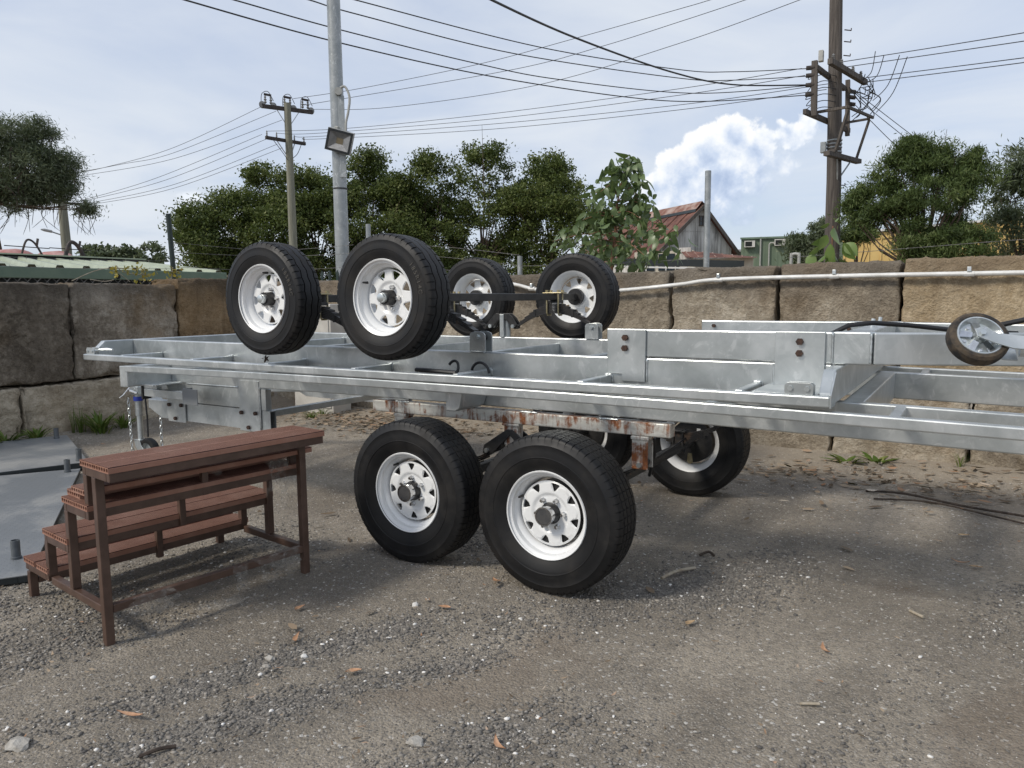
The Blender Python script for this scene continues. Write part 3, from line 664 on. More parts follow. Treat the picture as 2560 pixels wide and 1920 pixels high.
# drawbar: packers, bolted plates, arms converging on the coupling
for sd_ in (0, 1):
    m_ = (lambda y: y) if sd_ == 0 else (lambda y: W-y)
    def yy(a, b_): return (min(m_(a), m_(b_)), max(m_(a), m_(b_)))
    MB().box(-3.42, -2.395, *yy(.346, .394), .645, .783).build('drawbar_packer', 'galvanised', LT, bevel=.004)
    y0, y1 = yy(.348, .398); mb = MB()                       # hollow drawbar leg, open at the tail
    mb.box(-3.42, -2.30, y0, y0+.005, .505, .640).box(-3.42, -2.30, y1-.005, y1, .505, .640).box(-3.42, -2.302, y0+.005, y1-.005, .635, .640).box(-3.42, -2.302, y0+.005, y1-.005, .505, .510)
    mb.build('drawbar_leg', 'galvanised', LT)
    MB().box(-2.393, -2.335, *yy(.346, .394), .642, .785).build('drawbar_packer', 'galvanised', LT, bevel=.003)
    for (xa, xb) in ((-3.40, -3.195), (-2.592, -2.388)):
        ya, yb = yy(.334, .345); zt = .84 if xa > -3 else .70
        MB().box(xa, xb, ya, yb, .493, zt).build('bolt_plate', 'galvanised', LT, bevel=.003)
        yf = ya if sd_ == 0 else yb; w_ = xb-xa
        for (u, z) in ((.13, .618), (.83, .621), (.46, .520)): bolt(LT, xa+u*w_, z, yf, .0145, 'rusty_bolt', .014, -1 if sd_ == 0 else 1)
    p0 = Vector((-3.42, m_(.373), .572)); p1 = Vector((-3.56, m_(.373), .572)); p2 = Vector((-4.72, m_(1.04), .60))
    MB().prism([(-3.42, .505), (-3.50, .505), (-3.66, .575), (-3.66, .640), (-3.42, .640)], 'y', *yy(.348, .398)).build('drawbar_knee', 'galvanised', LT, bevel=.004)
    MB().bar(p1+Vector((0, 0, .02)), p2, .05, .10).build('drawbar_arm', 'galvanised', LT, bevel=.004)
MB().box(-2.362, -2.318, .40, W-.40, .598, .641).build('brace_bar', 'galvanised', LT, bevel=.003)
MB().box(-4.80, -4.62, W/2-.06, W/2+.06, .55, .68).build('coupling_plate', 'galvanised', LT, bevel=.004)
MB().tube([(-4.78, W/2, .66), (-4.95, W/2, .67), (-5.02, W/2, .65)], [.05, .045, .03], 12).build('coupling', 'zinc_bright', LT, 30)
# side step bracket in front of the drawbar
mb = MB(); mb.box(-3.51, -3.05, .225, .275, .684, .740).build('bracket_arm', 'galvanised', LT, bevel=.003)
MB().box(-3.52, -3.36, .228, .272, .742, .80).build('bracket_socket', 'galvanised', LT, bevel=.003)
MB().box(-3.53, -3.515, .215, .285, .66, .81).build('bracket_face', 'black_steel', LT, bevel=.002)
MB().box(-3.048, -2.885, .222, .228, .655, .765).build('tread_plate', 'chequer_plate', LT, bevel=.002); MB().box(-3.05, -3.043, .222, .30, .655, .765).build('tread_plate', 'chequer_plate', LT)
MB().box(-3.40, -3.20, .10, .33, .784, .795).build('bracket_tab', 'galvanised', LT, bevel=.003)
# jockey wheel at the coupling end
JX, JY = -4.30, .66
MB().tube([(JX, JY, .20), (JX, JY, .50)], .024, 16).build('jockey_tube', 'zinc_bright', LT, 30)
MB().tube([(JX, JY, .42), (JX, JY, .80)], .031, 16).build('jockey_sleeve', 'galvanised', LT, 30)
MB().box(JX-.045, JX+.06, JY-.042, JY+.12, .60, .67).build('jockey_clamp', 'galvanised', LT, bevel=.006)
MB().tube([(JX-.02, JY-.06, .66), (JX-.06, JY-.09, .60), (JX-.10, JY-.10, .575)], .008, 8).build('clamp_handle', 'chrome', LT, 30)
MB().tube([(JX+.07, JY-.05, .62), (JX+.02, JY-.08, .64), (JX-.05, JY-.06, .64)], .010, 8).build('shackle', 'chrome', LT, 30)
MB().lathe([(-.018, .034), (.018, .034), (.018, .039), (-.018, .039)], 20, True).map(lambda v: (v.x+JX, v.z+JY, v.y+.565)).build('lock_ring', 'blue_plastic', LT, 30)
for s_ in (-1, 1): MB().prism([(JX-.045, .215), (JX+.035, .215), (JX+.055, .17), (JX+.135, .105), (JX+.105, .085), (JX+.02, .105), (JX-.03, .16)], 'y', JY+s_*.034-.003, JY+s_*.034+.003).build('wheel_fork', 'galvanised', LT, bevel=.002)
MB().box(JX-.045, JX+.035, JY-.037, JY+.037, .205, .218).build('fork_crown', 'zinc_bright', LT, bevel=.003)
jw = MB().lathe([(-.028, .080), (-.032, .090), (-.028, .112), (-.015, .119), (.015, .119), (.028, .112), (.032, .090), (.028, .080)], 36).map(lambda v: (v.x+JX+.11, v.y+JY, v.z+.118)).build('jockey_wheel', 'tyre_rubber', LT, 35)
MB().lathe([(-.028, .081), (-.020, .074), (-.006, .066), (-.006, .020), (-.026, .016), (-.026, .001)], 36).map(lambda v: (v.x+JX+.11, v.y+JY, v.z+.118)).build('wheel_disc', 'galvanised', jw, 30)
def chain(parent, pts, mat='galvanised'):
    pts = [Vector(p) for p in pts]
    for i in range(len(pts)-1):
        n = max(1, int((pts[i+1]-pts[i]).length/.030))
        for k in range(n):
            c = pts[i].lerp(pts[i+1], (k+.5)/n); d = (pts[i+1]-pts[i]).normalized(); sdv = d.cross(Vector((1, 0, 0)) if k % 2 else Vector((0, 1, 0))).normalized()
            lp = [c+d*(.019*math.cos(a))+sdv*(.010*math.sin(a)) for a in [2*PI*q/9 for q in range(10)]]; MB().tube(lp, .0036, 5, False).build('chain_link', mat, parent, 30)
chain(LT, [(JX-.065, JY-.05, .57), (JX-.06, JY-.05, .30), (JX-.05, JY-.05, .08)])
chain(LT, [(-3.75, .50, .55), (-3.76, .50, .25), (-3.72, .50, .12)])
MB().tube([(JX+.05, JY+.03, .56), (JX+.06, JY+.03, .40), (JX+.07, JY+.02, .24)], .008, 6).build('cable', 'black_cable', LT, 30)
MB().tube([(-2.05, 1.70, .80), (-2.08, 1.68, .74), (-2.15, 1.68, .70), (-2.25, 1.69, .695)], .012, 8).build('cable', 'black_cable', LT, 30)

# ------------------------------------------------------------------ upper trailer (stacked upside down)
UT = thing('flatbed_trailer', 'upper galvanised trailer chassis stacked upside down with its four wheels in the air', 'trailer', (-1.34, W/2, .953))
def UP(mb, name, mat='galvanised', bevel=.006, smooth=None, label=None): return mb.build(name, mat, UT, smooth, bevel, label)
Z0, ZR, ZB, ZT = .953, .997, 1.087, 1.222
for y0 in (0, W-.045): UP(MB().box(-3.873, 1.198, y0, y0+.045, Z0+.001, ZR), 'side_rail')
for y0 in (.356, W-.406): UP(MB().box(-3.822, 1.147, y0, y0+.05, Z0, ZB), 'main_beam')
endp = [(.046, Z0), (.046, ZR+.004), (.14, ZB), (W-.14, ZB), (W-.046, ZR+.004), (W-.046, Z0)]
UP(MB().prism(endp, 'x', -3.872, -3.824), 'rear_crossmember'); UP(MB().prism(endp, 'x', 1.149, 1.196), 'front_crossmember')
UP(MB().prism([(-.002, Z0), (-.002, ZR+.006), (.10, ZB-.006), (.10, Z0)], 'x', 1.197, 1.203), 'end_plate', bevel=.001)
for x in (-3.465, -2.676, -1.958, -1.253, -.558, .139, .848):
    UP(MB().box(x-.018, x+.018, .047, .354, ZR-.042, ZR+.003), 'outrigger'); UP(MB().box(x-.018, x+.018, W-.354, W-.047, ZR-.042, ZR+.003), 'outrigger')
for x in (-3.0, -2.3, -1.6, -.9, -.2, .5): UP(MB().box(x-.02, x+.02, .408, W-.408, Z0+.002, 1.05), 'crossmember')
UP(MB().box(.90, 1.147, .047, .354, ZR-.004, ZR+.001), 'light_plate', bevel=0)
for (xa, xb) in ((-3.86, -3.76), (1.03, 1.135)):
    for y in (.022, .062): UP(MB().prism([(xa, ZR), (xb, ZR), (xb, ZR+.036), (xb-.01, ZR+.046), (xa+.01, ZR+.046), (xa, ZR+.036)], 'y', y-.003, y+.003), 'hinge_plate', bevel=.001)
    for x in (xa+.022, xb-.022): MB().tube([(x, .012, ZR+.024), (x, .072, ZR+.024)], .006, 8).build('hinge_pin', 'zinc_bright', UT, 30); bolt(UT, x, ZR+.024, .019, .011, 'zinc_bright', .008)
MB().tube([(-3.76, .06, ZR+.03), (-3.70, .08, ZR+.035), (-3.64, .09, ZR+.03)], .010, 8).build('latch_handle', 'zinc_bright', UT, 30)
UY = {0: .381, 1: W-.381}
AX = (-.9352, -1.8476); ZA = 1.381
for sd_ in (0, 1):
    yc = UY[sd_]
    for x in (-.625, -2.158):
        for dy_ in (-.033, .033):
            UP(MB().prism([(x-.05, ZB), (x+.05, ZB), (x+.05, 1.178), (x+.042, 1.190), (x+.020, 1.197), (x-.020, 1.197), (x-.042, 1.190), (x-.05, 1.178)], 'y', yc+dy_-.003, yc+dy_+.003), 'spring_hanger', bevel=.001)
        MB().tube([(x, yc-.05, 1.168), (x, yc+.05, 1.168)], .009, 8).build('hanger_pin', 'zinc_bright', UT, 30); bolt(UT, x, 1.168, yc-.036, .015, 'zinc_bright', .012)
    UP(MB().box(-1.385, -1.350, yc-.034, yc-.028, ZB, 1.255), 'equaliser_post', bevel=.002)
    MB().tube([(-1.345, yc+.01, ZB), (-1.345, yc+.01, 1.235)], .026, 14).build('equaliser_post', 'galvanised', UT, 30)
    for dy_ in (-.024, .024):
        MB().prism([(-1.50, 1.185), (-1.485, 1.155), (-1.455, 1.150), (-1.43, 1.185), (-1.405, 1.212), (-1.33, 1.212), (-1.305, 1.185), (-1.28, 1.150), (-1.25, 1.155), (-1.24, 1.185), (-1.275, 1.235), (-1.31, 1.262), (-1.42, 1.262), (-1.46, 1.235)], 'y', yc+dy_-.004, yc+dy_+.004).build('equaliser', 'black_steel', UT, bevel=.002)
    for x in (-1.468, -1.268): MB().disc((x, 0, 1.168), .014, 'y', yc-.045, yc+.045, 12).build('shackle_bolt', 'zinc_bright', UT, 30)
    for x in AX:
        leaf_pack(UT, x, yc, 1.268, -1.02, 1, 7, .32)
        MB().box(x-.055, x+.055, yc-.03, yc+.03, 1.337, 1.358).build('spring_seat', 'black_steel', UT, bevel=.003)
        MB().box(x-.075, x+.075, yc-.045, yc+.045, 1.405, 1.413).build('u_bolt_plate', 'brass_zinc', UT, bevel=.002)
        for dx in (-.046, .046):
            MB().tube([(x+dx, yc-.032, 1.43), (x+dx, yc-.032, 1.268), (x+dx, yc-.02, 1.252), (x+dx, yc+.02, 1.252), (x+dx, yc+.032, 1.268), (x+dx, yc+.032, 1.43)], .0065, 8).build('u_bolt', 'brass_zinc', UT, 30)
            for dy_ in (-.032, .032): MB().disc((x+dx, yc+dy_), .012, 'z', 1.414, 1.430, 6).build('nut', 'brass_zinc', UT)
for i, x in enumerate(AX):
    MB().box(x-.0235, x+.0235, .09, W-.10, ZA-.0235, ZA+.0235).build('axle', 'black_steel', UT, bevel=.004)
    for y in (.07, W-.11): MB().disc((x, 0, ZA), .028, 'y', y, y+.06, 16).build('stub_axle', 'black_steel', UT, 30)
    wheel('U', UT, (x, .025, ZA), False, .35 if i == 0 else 1.5, letters=[('185R14C', R(38), .034, .262)])
    wheel('U', UT, (x, 2.137, ZA), True, .1+i)
# drawbar on top of the upturned chassis
for sd_ in (0, 1):
    m_ = (lambda y: y) if sd_ == 0 else (lambda y: W-y)
    def yy(a, b_): return (min(m_(a), m_(b_)), max(m_(a), m_(b_)))
    UP(MB().box(.150, 1.147, *yy(.357, .407), ZB+.004, ZT), 'drawbar_leg')
    UP(MB().prism([(1.147, m_(.353)), (1.290, m_(.353)), (1.305, m_(.415)), (1.147, m_(.415))], 'z', ZB+.003, ZT+.002), 'drawbar_knee')
    UP(MB().bar((1.292, m_(.383), (ZB+ZT)/2+.002), (2.60, m_(.868), (ZB+ZT)/2+.002), .05, .130), 'drawbar_arm')
    y0, y1 = yy(.345, .355)
    UP(MB().prism([(.135, 1.006), (.212, 1.006), (.212, .972), (.330, .972), (.333, ZT+.001), (.135, ZT+.001)], 'y', y0, y1), 'bolt_plate', bevel=.003)
    UP(MB().box(.918, 1.120, y0, y1, .968, ZT+.001), 'bolt_plate', bevel=.003)
    yf = y0 if sd_ == 0 else y1
    for (x, z) in ((.231, 1.182), (.229, 1.132), (1.020, 1.181), (1.020, 1.132)): bolt(UT, x, z, yf, .0155, 'rusty_bolt', .015, -1 if sd_ == 0 else 1)
    if sd_ == 1:
        for (x, z) in ((.231, 1.190), (1.020, 1.181)): bolt(UT, x, z, W-.408, .012, 'rusty_bolt', .016, -1)
UP(MB().box(1.165, 1.265, .417, W-.417, ZT-.075, ZT-.004), 'drawbar_crossmember')
for y in (1.10, 1.42): MB().tube([(1.21, y, ZT-.01), (1.215, y+.01, ZT+.035)], .010, 8).build('cable_pin', 'galvanised', UT, 30)
MB().tube([(1.10, .60, ZT-.02), (1.17, .62, ZT+.02), (1.26, .66, ZT+.030), (1.40, .74, ZT+.018), (1.56, .86, ZT-.005), (1.8, .95, ZT-.02)], .011, 10).build('cable', 'black_cable', UT, 30)
MB().tube([(1.55, .95, ZT-.05), (1.68, .98, ZT+.0), (1.85, 1.0, ZT+.045), (2.1, 1.02, ZT+.05)], .012, 10).build('cable', 'black_cable', UT, 30)
# weld beads where plates meet the beams
def weld(parent, p, q, r_=.0045):
    p, q = Vector(p), Vector(q); n = max(4, int((q-p).length/.010)); MB().tube([p.lerp(q, k/n) for k in range(n+1)], [r_*(.75+.5*(k % 2))*random.uniform(.8, 1.2) for k in range(n+1)], 6).build('weld_bead', 'zinc_bright', parent, 60)
weld(UT, (.337, .353, .975), (.337, .353, 1.083)); weld(UT, (.915, .353, .972), (.915, .353, 1.083)); weld(UT, (1.147, .352, 1.094), (1.147, .352, 1.22)); weld(UT, (1.291, .352, 1.094), (1.291, .352, 1.218))
for x in (-2.676, -1.958, -1.253, -.558, .139, .848): weld(UT, (x-.018, .352, 1.002), (x+.018, .352, 1.002)); weld(UT, (x+.020, .353, .965), (x+.020, .353, 1.0), .0035)
for x in (-.625, -2.158): weld(UT, (x-.045, .345, 1.089), (x+.045, .345, 1.089), .005)
weld(LT, (-3.17, .341, .784), (-2.60, .341, .788), .004); weld(LT, (-2.386, .341, .80), (-2.386, .341, .52), .004)
for x in (-1.2, -.75, -.35, .1): weld(LT, (x, .334, .785), (x+.10, .334, .785), .005)
# folded cable on the chassis rail
lp = [(-.70+.035*math.cos(a), .22+.02*math.sin(a), 1.0+.045*math.sin(a)) for a in np.linspace(2.6, -.8, 14)]
MB().tube(lp, .0075, 8).build('cable', 'black_cable', UT, 30)
lp = [(-.55+.055*math.cos(a), .26, .985+.055*math.sin(a)) for a in np.linspace(2.9, .0, 12)]
MB().tube(lp, .0075, 8).build('cable', 'black_cable', UT, 30)
MB().tube([(-.84, .09, 1.004), (-.76, .07, 1.006), (-.66, .06, 1.005), (-.56, .06, 1.002)], .012, 8).build('cable', 'black_cable', UT, 30)
# jockey wheel swung up beside the upturned drawbar
JM = Matrix.Translation((1.652, .20, 1.212)) @ Vector((.30, -.72, .52)).normalized().to_track_quat('-Y', 'Z').to_matrix().to_4x4()
jw = MB().lathe([(-.024, .074), (-.030, .080), (-.029, .090), (-.020, .099), (-.006, .101), (.006, .101), (.020, .099), (.029, .090), (.030, .080), (.024, .074)], 48).map(lambda v: JM @ v).build('jockey_wheel', 'old_rubber', UT, 35)
MB().lathe([(-.026, .079), (-.030, .076), (-.030, .072), (-.020, .069), (-.004, .064), (-.004, .022), (-.022, .018), (-.022, .001)], 48).map(lambda v: JM @ v).build('wheel_disc', 'zinc_bright', jw, 30)
for k in range(5):
    a = 2*PI*k/5+.3; ca_, sa_ = math.cos(a), math.sin(a)
    MB().add([(.024*ca_-.010*sa_, -.019, .024*sa_+.010*ca_), (.024*ca_+.010*sa_, -.019, .024*sa_-.010*ca_), (.064*ca_+.014*sa_, -.006, .064*sa_-.014*ca_), (.064*ca_-.014*sa_, -.006, .064*sa_+.014*ca_)], [(0, 1, 2, 3)]).map(lambda v: JM @ v).build('wheel_rib', 'chrome', jw)
    a += .6; MB().disc((.05*math.cos(a), 0, .05*math.sin(a)), .006, 'y', -.010, -.003, 8).map(lambda v: JM @ v).build('rivet', 'chrome', jw)
for s_ in (-1, 1): MB().prism([(-.020, .018), (.0, .026), (.05, .0), (.12, -.010), (.135, -.012), (.135, -.066), (.09, -.062), (.04, -.042), (-.018, -.012)], 'y', s_*.040-.003, s_*.040+.003).map(lambda v: JM @ v).build('wheel_fork', 'galvanised', UT, bevel=.001)
MB().disc((0, 0, 0), .011, 'y', -.052, .045, 6).map(lambda v: JM @ v).build('wheel_axle', 'zinc_bright', UT)
pA = JM @ Vector((.13, 0, -.04)); MB().tube([pA, pA+Vector((.45, .04, -.015))], .027, 16).build('jockey_tube', 'zinc_bright', UT, 30)
MB().tube([pA+Vector((.28, .02, -.01)), pA+Vector((.28, .30, -.02))], .03, 10).build('jockey_clamp', 'galvanised', UT, 30)

# ------------------------------------------------------------------ brown steps
SA = Vector((-1.268, -1.362, 0)); sdv = Vector((-.9925, .122, 0)); swv = Vector((.122, .9925, 0))
def S(s_, t_, z): return SA+sdv*s_+swv*t_+Vector((0, 0, z))
ST = thing('portable_steps', 'brown steel steps with four ribbed terracotta composite treads', 'steps', tuple(S(.35, .48, 0)))
def SB(name, s0, s1, t0, t1, z0, z1, mat='brown_paint', parent=None, bevel=.003):
    return MB().box(s0, s1, t0, t1, z0, z1).map(lambda v: S(v.x, v.y, v.z)).build(name, mat, parent or ST, bevel=bevel)
H = .745; BT = .026; FT = .036; LG = .035
TR = [(-.146, .112), (.075, .330), (.310, .580), (.560, .845)]
BL, BWD = 1.0, .131
def board_mesh():
    mb = MB(); n = 10; p = []                                    # ribbed profile over the width, top side
    for i in range(n):
        x0 = BWD*i/n; x1 = BWD*(i+1)/n; g = .0032
        p += [(x0+g*.55, BT-.005), (x0+g, BT), (x1-g, BT), (x1-g*.55, BT-.005)]
    prof = [(0, 0.)]+[(.0, BT-.006)]+p+[(BWD, BT-.006), (BWD, 0.)]
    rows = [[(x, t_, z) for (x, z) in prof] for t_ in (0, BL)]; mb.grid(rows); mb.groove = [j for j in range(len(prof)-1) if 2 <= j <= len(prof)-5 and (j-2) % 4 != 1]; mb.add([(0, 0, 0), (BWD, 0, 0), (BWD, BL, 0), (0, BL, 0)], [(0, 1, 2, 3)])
    nh = 6; cw = BWD/nh; hr = .0082; zc = .0125
    for e in (0, BL):
        sg = 1 if e == 0 else -1
        for k in range(nh):
            cx = cw*(k+.5); sq = []; ci = []; inr = []
            for q in range(16):
                a = 2*PI*q/16; c_, s_ = math.cos(a), math.sin(a); m_ = 1/max(abs(c_), abs(s_))
                xx = cx+c_*m_*cw/2; zz = zc+(s_*m_*zc if s_ < 0 else s_*m_*(BT-.0015-zc)); sq.append((xx, e, zz)); ci.append((cx+hr*c_, e, zc+hr*s_)); inr.append((cx+hr*c_, e+sg*.12, zc+hr*s_))
            n_ = 16; mb.add(sq+ci+inr, [(i, (i+1) % n_, n_+(i+1) % n_, n_+i) for i in range(n_)]+[(n_+i, n_+(i+1) % n_, 2*n_+(i+1) % n_, 2*n_+i) for i in range(n_)])
    return mb
BM = board_mesh()
def put_board(name, s0, t0, z, parent, rot=0., label=None):
    mb = MB().add(BM.v, BM.f); c_, s_ = math.cos(rot), math.sin(rot)
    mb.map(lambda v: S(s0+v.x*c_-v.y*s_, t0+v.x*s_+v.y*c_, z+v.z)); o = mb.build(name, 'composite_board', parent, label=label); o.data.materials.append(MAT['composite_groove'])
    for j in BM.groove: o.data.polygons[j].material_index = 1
    return o
for k, (s0, s1) in enumerate(TR):
    z1 = H*(4-k)/4; zf = z1-BT; t0, t1 = -.03, .97; w2 = (s1-s0-2*BWD)
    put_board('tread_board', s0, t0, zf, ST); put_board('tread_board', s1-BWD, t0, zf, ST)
    a, b_ = s0+.004, s1-.004
    for (x0, x1) in ((a, a+.03), (b_-.03, b_)): SB('tread_rail', x0, x1, t0+.005, t1-.005, zf-FT, zf-.0005)
    for (y0, y1) in ((t0+.005, t0+.036), (t1-.036, t1-.005)): SB('tread_rail', a+.031, b_-.031, y0, y1, zf-FT, zf-.001)
for t0 in (-.022, .927):
    SB('leg', 0, LG, t0, t0+LG, gz(*S(0, t0, 0)[:2])-.004, H-BT-FT-.001)
    SB('leg', .080, .080+LG, t0, t0+LG, H*.75-BT-FT-.002, H-BT-FT-.001)
    SB('leg', .300, .300+LG, t0, t0+LG, .151, H*.75-BT-FT-.001)
    SB('leg', .556, .556+LG, t0, t0+LG, .151, H*.5-BT-FT-.001)
    SB('leg', .806, .806+LG, t0, t0+LG, gz(*S(.82, t0, 0)[:2])-.004, .114)
    SB('base_rail', LG+.001, .545, t0+.002, t0+LG-.002, .116, .150)
SB('base_rail', .002, LG-.002, -.022+LG+.001, .926, .116, .150)
SB('base_rail', .808, .838, .015, .925, .05, .08)
for (s0, z0, z1) in ((.088, H*.75-BT-FT, H-BT-FT-.001), (.310, H*.5-BT-FT, H*.75-BT-FT-.001), (.560, .10, H*.5-BT-FT-.001)): SB('riser_strut', s0-.012, s0+.016, .46, .49, z0, z1)
zt3 = H*.75
for i, (s0, t0, z, rot) in enumerate(((.205, -.005, zt3+.001, .012), (.125, -.015, zt3+.028, -.010), (.030, .010, zt3+.055, .015))):
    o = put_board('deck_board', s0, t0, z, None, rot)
    tag(o, ['lowest of three loose composite boards lying on the third tread of the brown steps', 'middle of three loose composite boards stacked under the top tread of the brown steps', 'uppermost of three loose composite boards stacked under the top tread of the brown steps'][i], 'board', 'loose composite boards on the brown steps')
def wrap(p0, du, dv, nu, nv, amp, seed):
    P_ = []; p0 = Vector(p0); du = Vector(du); dv = Vector(dv); n = du.cross(dv).normalized()
    for i in range(nu+1):
        row = []
        for j in range(nv+1):
            u, v = i/nu, j/nv; q = p0+du*u+dv*(v*(1+.35*mnoise.noise((u*4, seed, 0))))
            row.append(q+n*amp*mnoise.noise((u*7+seed, v*6, seed))+dv*.12*mnoise.noise((u*11, v*3, seed+5))+du*.05*mnoise.noise((v*9, u*4, seed+9)))
        P_.append(row)
    mb = MB().grid(P_); keep = []
    for q, f_ in enumerate(mb.f):
        u, v = (q//nv+.5)/nu, (q % nv+.5)/nv
        if min(u, 1-u, 1.15-v)+.30*mnoise.noise((u*5+seed, v*4, seed*2)) > .16: keep.append(f_)
    mb.f = keep
    return mb.build('plastic_wrap', 'plastic_wrap', ST, 60, label='torn clear plastic film')
wrap(S(.06, .76, .64), swv*.19-Vector((0, 0, .01)), Vector((0, 0, -.19))+sdv*.02, 16, 14, .05, 1); wrap(S(.065, .80, .62), swv*.13, Vector((0, 0, -.13))+sdv*.02, 12, 10, .06, 21)
wrap(S(.09, .86, .50), swv*.06, Vector((0, 0, -.15)), 6, 8, .03, 2)
wrap(S(.07, .50, .66), swv*.05+Vector((0, 0, -.02)), Vector((0, 0, -.07)), 6, 6, .02, 3)
wrap(S(.09, .66, .66), swv*.04, Vector((0, 0, -.06)), 5, 5, .02, 7)
wrap(S(-.012, .03, .160), swv*.26, Vector((0, 0, -.085))-sdv*.02, 20, 10, .020, 4)
wrap(S(-.010, .53, .155), swv*.09, Vector((0, 0, -.12))-sdv*.02, 9, 9, .030, 5)
wrap(S(-.012, .64, .156), swv*.30, Vector((0, 0, -.12)), 20, 10, .024, 6)
wrap(S(-.02, .33, .035), swv*.26-sdv*.02, Vector((0, 0, -.022))-sdv*.05, 16, 5, .018, 8)

# ------------------------------------------------------------------ steel ramp panels on the ground
def panel(name, label, c, u, v, L, Wd, z0, th):
    u = Vector(u).normalized(); v = Vector((-u.y, u.x, 0)); c = Vector(c)
    T = thing(name, label, 'ramp panel', tuple(c+u*(L/2)+v*(Wd/2)))
    f_ = lambda q: c+u*q.x+v*q.y+Vector((0, 0, q.z))
    MB().box(0, L, 0, Wd, z0+th-.006, z0+th).map(f_).build('deck_plate', 'chequer_plate', T, bevel=.002)
    for (a, b_, d, e) in ((0, L, .002, .05), (0, L, Wd-.05, Wd-.002), (.002, .05, .051, Wd-.051), (L-.05, L-.002, .051, Wd-.051)): MB().box(a, b_, d, e, z0, z0+th-.0065).map(f_).build('frame_channel', 'charcoal_metal', T, bevel=.002)
    return T, f_
def stub(T, f_, x, y, z, h=.10, r=.022):
    mb = MB(); n = 14
    rows = [[tuple(Vector((x+rr*math.cos(2*PI*k/n), y+rr*math.sin(2*PI*k/n), zz))) for k in range(n+1)] for rr, zz in ((r*1.15, z), (r*1.15, z+.012), (r, z+.014), (r, z+h), (r*.82, z+h), (r*.82, z+h*.4))]
    mb.grid(rows).map(f_).build('pipe_stub', 'stub_paint', T, 35)
T, f_ = panel('ramp_panel', 'grey chequer-plate steel ramp panel lying nearest, beside the brown steps', (-2.26, -1.20, 0), (-.838, .545, 0), None, 2.60, 1.5, .0, .038)
stub(T, f_, .30, .10, .038); stub(T, f_, 2.50, .08, .038)
T, f_ = panel('ramp_panel', 'dusty grey steel ramp panel lying farther back, near the weeds by the wall', (-4.52, .33, 0), (-.93, .37, 0), None, 1.55, 1.5, .01, .055)
stub(T, f_, .08, .06, .065); stub(T, f_, 1.40, .10, .065)

# ------------------------------------------------------------------ conduit and panel at the back wall
CT = thing('conduit', 'white plastic conduit clipped along the top of the tan block wall', 'pipe', (0, 3.82, 1.4))
def spl(pts, n=6):
    pts = [Vector(p) for p in pts]; o = []
    for i in range(len(pts)-1):
        p0 = pts[max(i-1, 0)]; p1 = pts[i]; p2 = pts[i+1]; p3 = pts[min(i+2, len(pts)-1)]
        for k in range(n):
            t_ = k/n; o.append(.5*((2*p1)+(p2-p0)*t_+(2*p0-5*p1+4*p2-p3)*t_*t_+(3*p1-p0-3*p2+p3)*t_**3))
    return o+[pts[-1]]
cp = [(-3.6, 1.60), (-2.9, 1.58), (-2.51, 1.525), (-2.264, 1.471), (-1.9, 1.435), (-1.319, 1.447), (-.716, 1.494), (-.343, 1.532), (.615, 1.540), (1.93, 1.536), (3.6, 1.53)]
MB().tube(spl([(x, 3.80, z-.005) for x, z in cp]), .0185, 12).build('pipe', 'pvc_white', CT, 30)
for x, z in ((-2.3, 1.478), (-.35, 1.531), (.62, 1.54), (1.58, 1.537)):
    MB().tube([(x-.035, 3.80, z-.006), (x+.035, 3.80, z-.006)], .0215, 12).build('coupler', 'pvc_white', CT, 30)
    MB().box(x-.014, x+.014, 3.775, 3.826, z+.010, z+.048).build('saddle_clip', 'zinc_bright', CT, bevel=.003)
PN = thing('metal_cabinet', 'pale cream metal cabinet against the wall corner behind the upturned wheels', 'cabinet', (-5.15, 3.55, 0))
MB().box(-5.50, -4.84, 3.42, 3.72, .0, 1.325).build('body', 'cream_panel', PN, bevel=.008); MB().box(-5.47, -4.87, 3.408, 3.419, .08, 1.29).build('door', 'cream_panel', PN, bevel=.004); MB().tube([(-4.93, 3.40, .62), (-4.93, 3.40, .74)], .008, 8).build('handle', 'black_steel', PN, 30)

# ------------------------------------------------------------------ fence behind the walls
FN = thing('chain_link_fence', 'rusty chain-link fence with barbed wire behind the dark left wall', 'fence', (-6.95, 2.2, 0))
mb = MB()
for i in range(-14, 42):
    y0 = .0+i*.062*1.6; 
    for sg in (-1, 1):
        pts = []
        for k in range(4):
            z = 1.45+k*.062; y = y0+sg*(z-1.45)
            pts.append((-6.98+(.006 if sg > 0 else -.006), y, z))
        if 0 < y0 < 4.2: mb.tube(pts, .0022, 4, False)
struct(mb.build('chain_mesh', 'wire_grey', FN, label='rusty chain-link mesh'), 'stuff')
MB().tube([(-6.75-.12, 2.80, 1.40), (-6.87, 2.76, 2.445)], .030, 14).build('post', 'post_green', FN, 30, label='dark green leaning round fence post')
def barbed(name, pts, parent=None, lab=None):
    P_ = spl(pts, 10); mb = MB().tube(P_, .0024, 5)
    L_ = 0.
    for i in range(1, len(P_)):
        L_ += (P_[i]-P_[i-1]).length
        if L_ > .13:
            L_ = 0; d = Vector((random.uniform(-1, 1), random.uniform(-1, 1), random.uniform(-1, 1))).normalized()*.016; mb.tube([P_[i]-d, P_[i]+d], .0022, 4)
    o = mb.build(name, 'wire_grey', parent)
    return o
for z0, z1, z2 in ((2.10, 2.04, 2.08), (1.98, 1.96, 1.97), (1.80, 1.77, 1.80)):
    barbed('barbed_wire', [(-6.88, 2.8, z0), (-6.4, 3.9, z1), (-5.25, 4.28, z2)], FN)
for z0 in (1.86, 1.765): barbed('barbed_wire', [(-6.88, .0, z0), (-6.88, 1.4, z0-.02), (-6.88, 2.78, z0+.01)], FN)
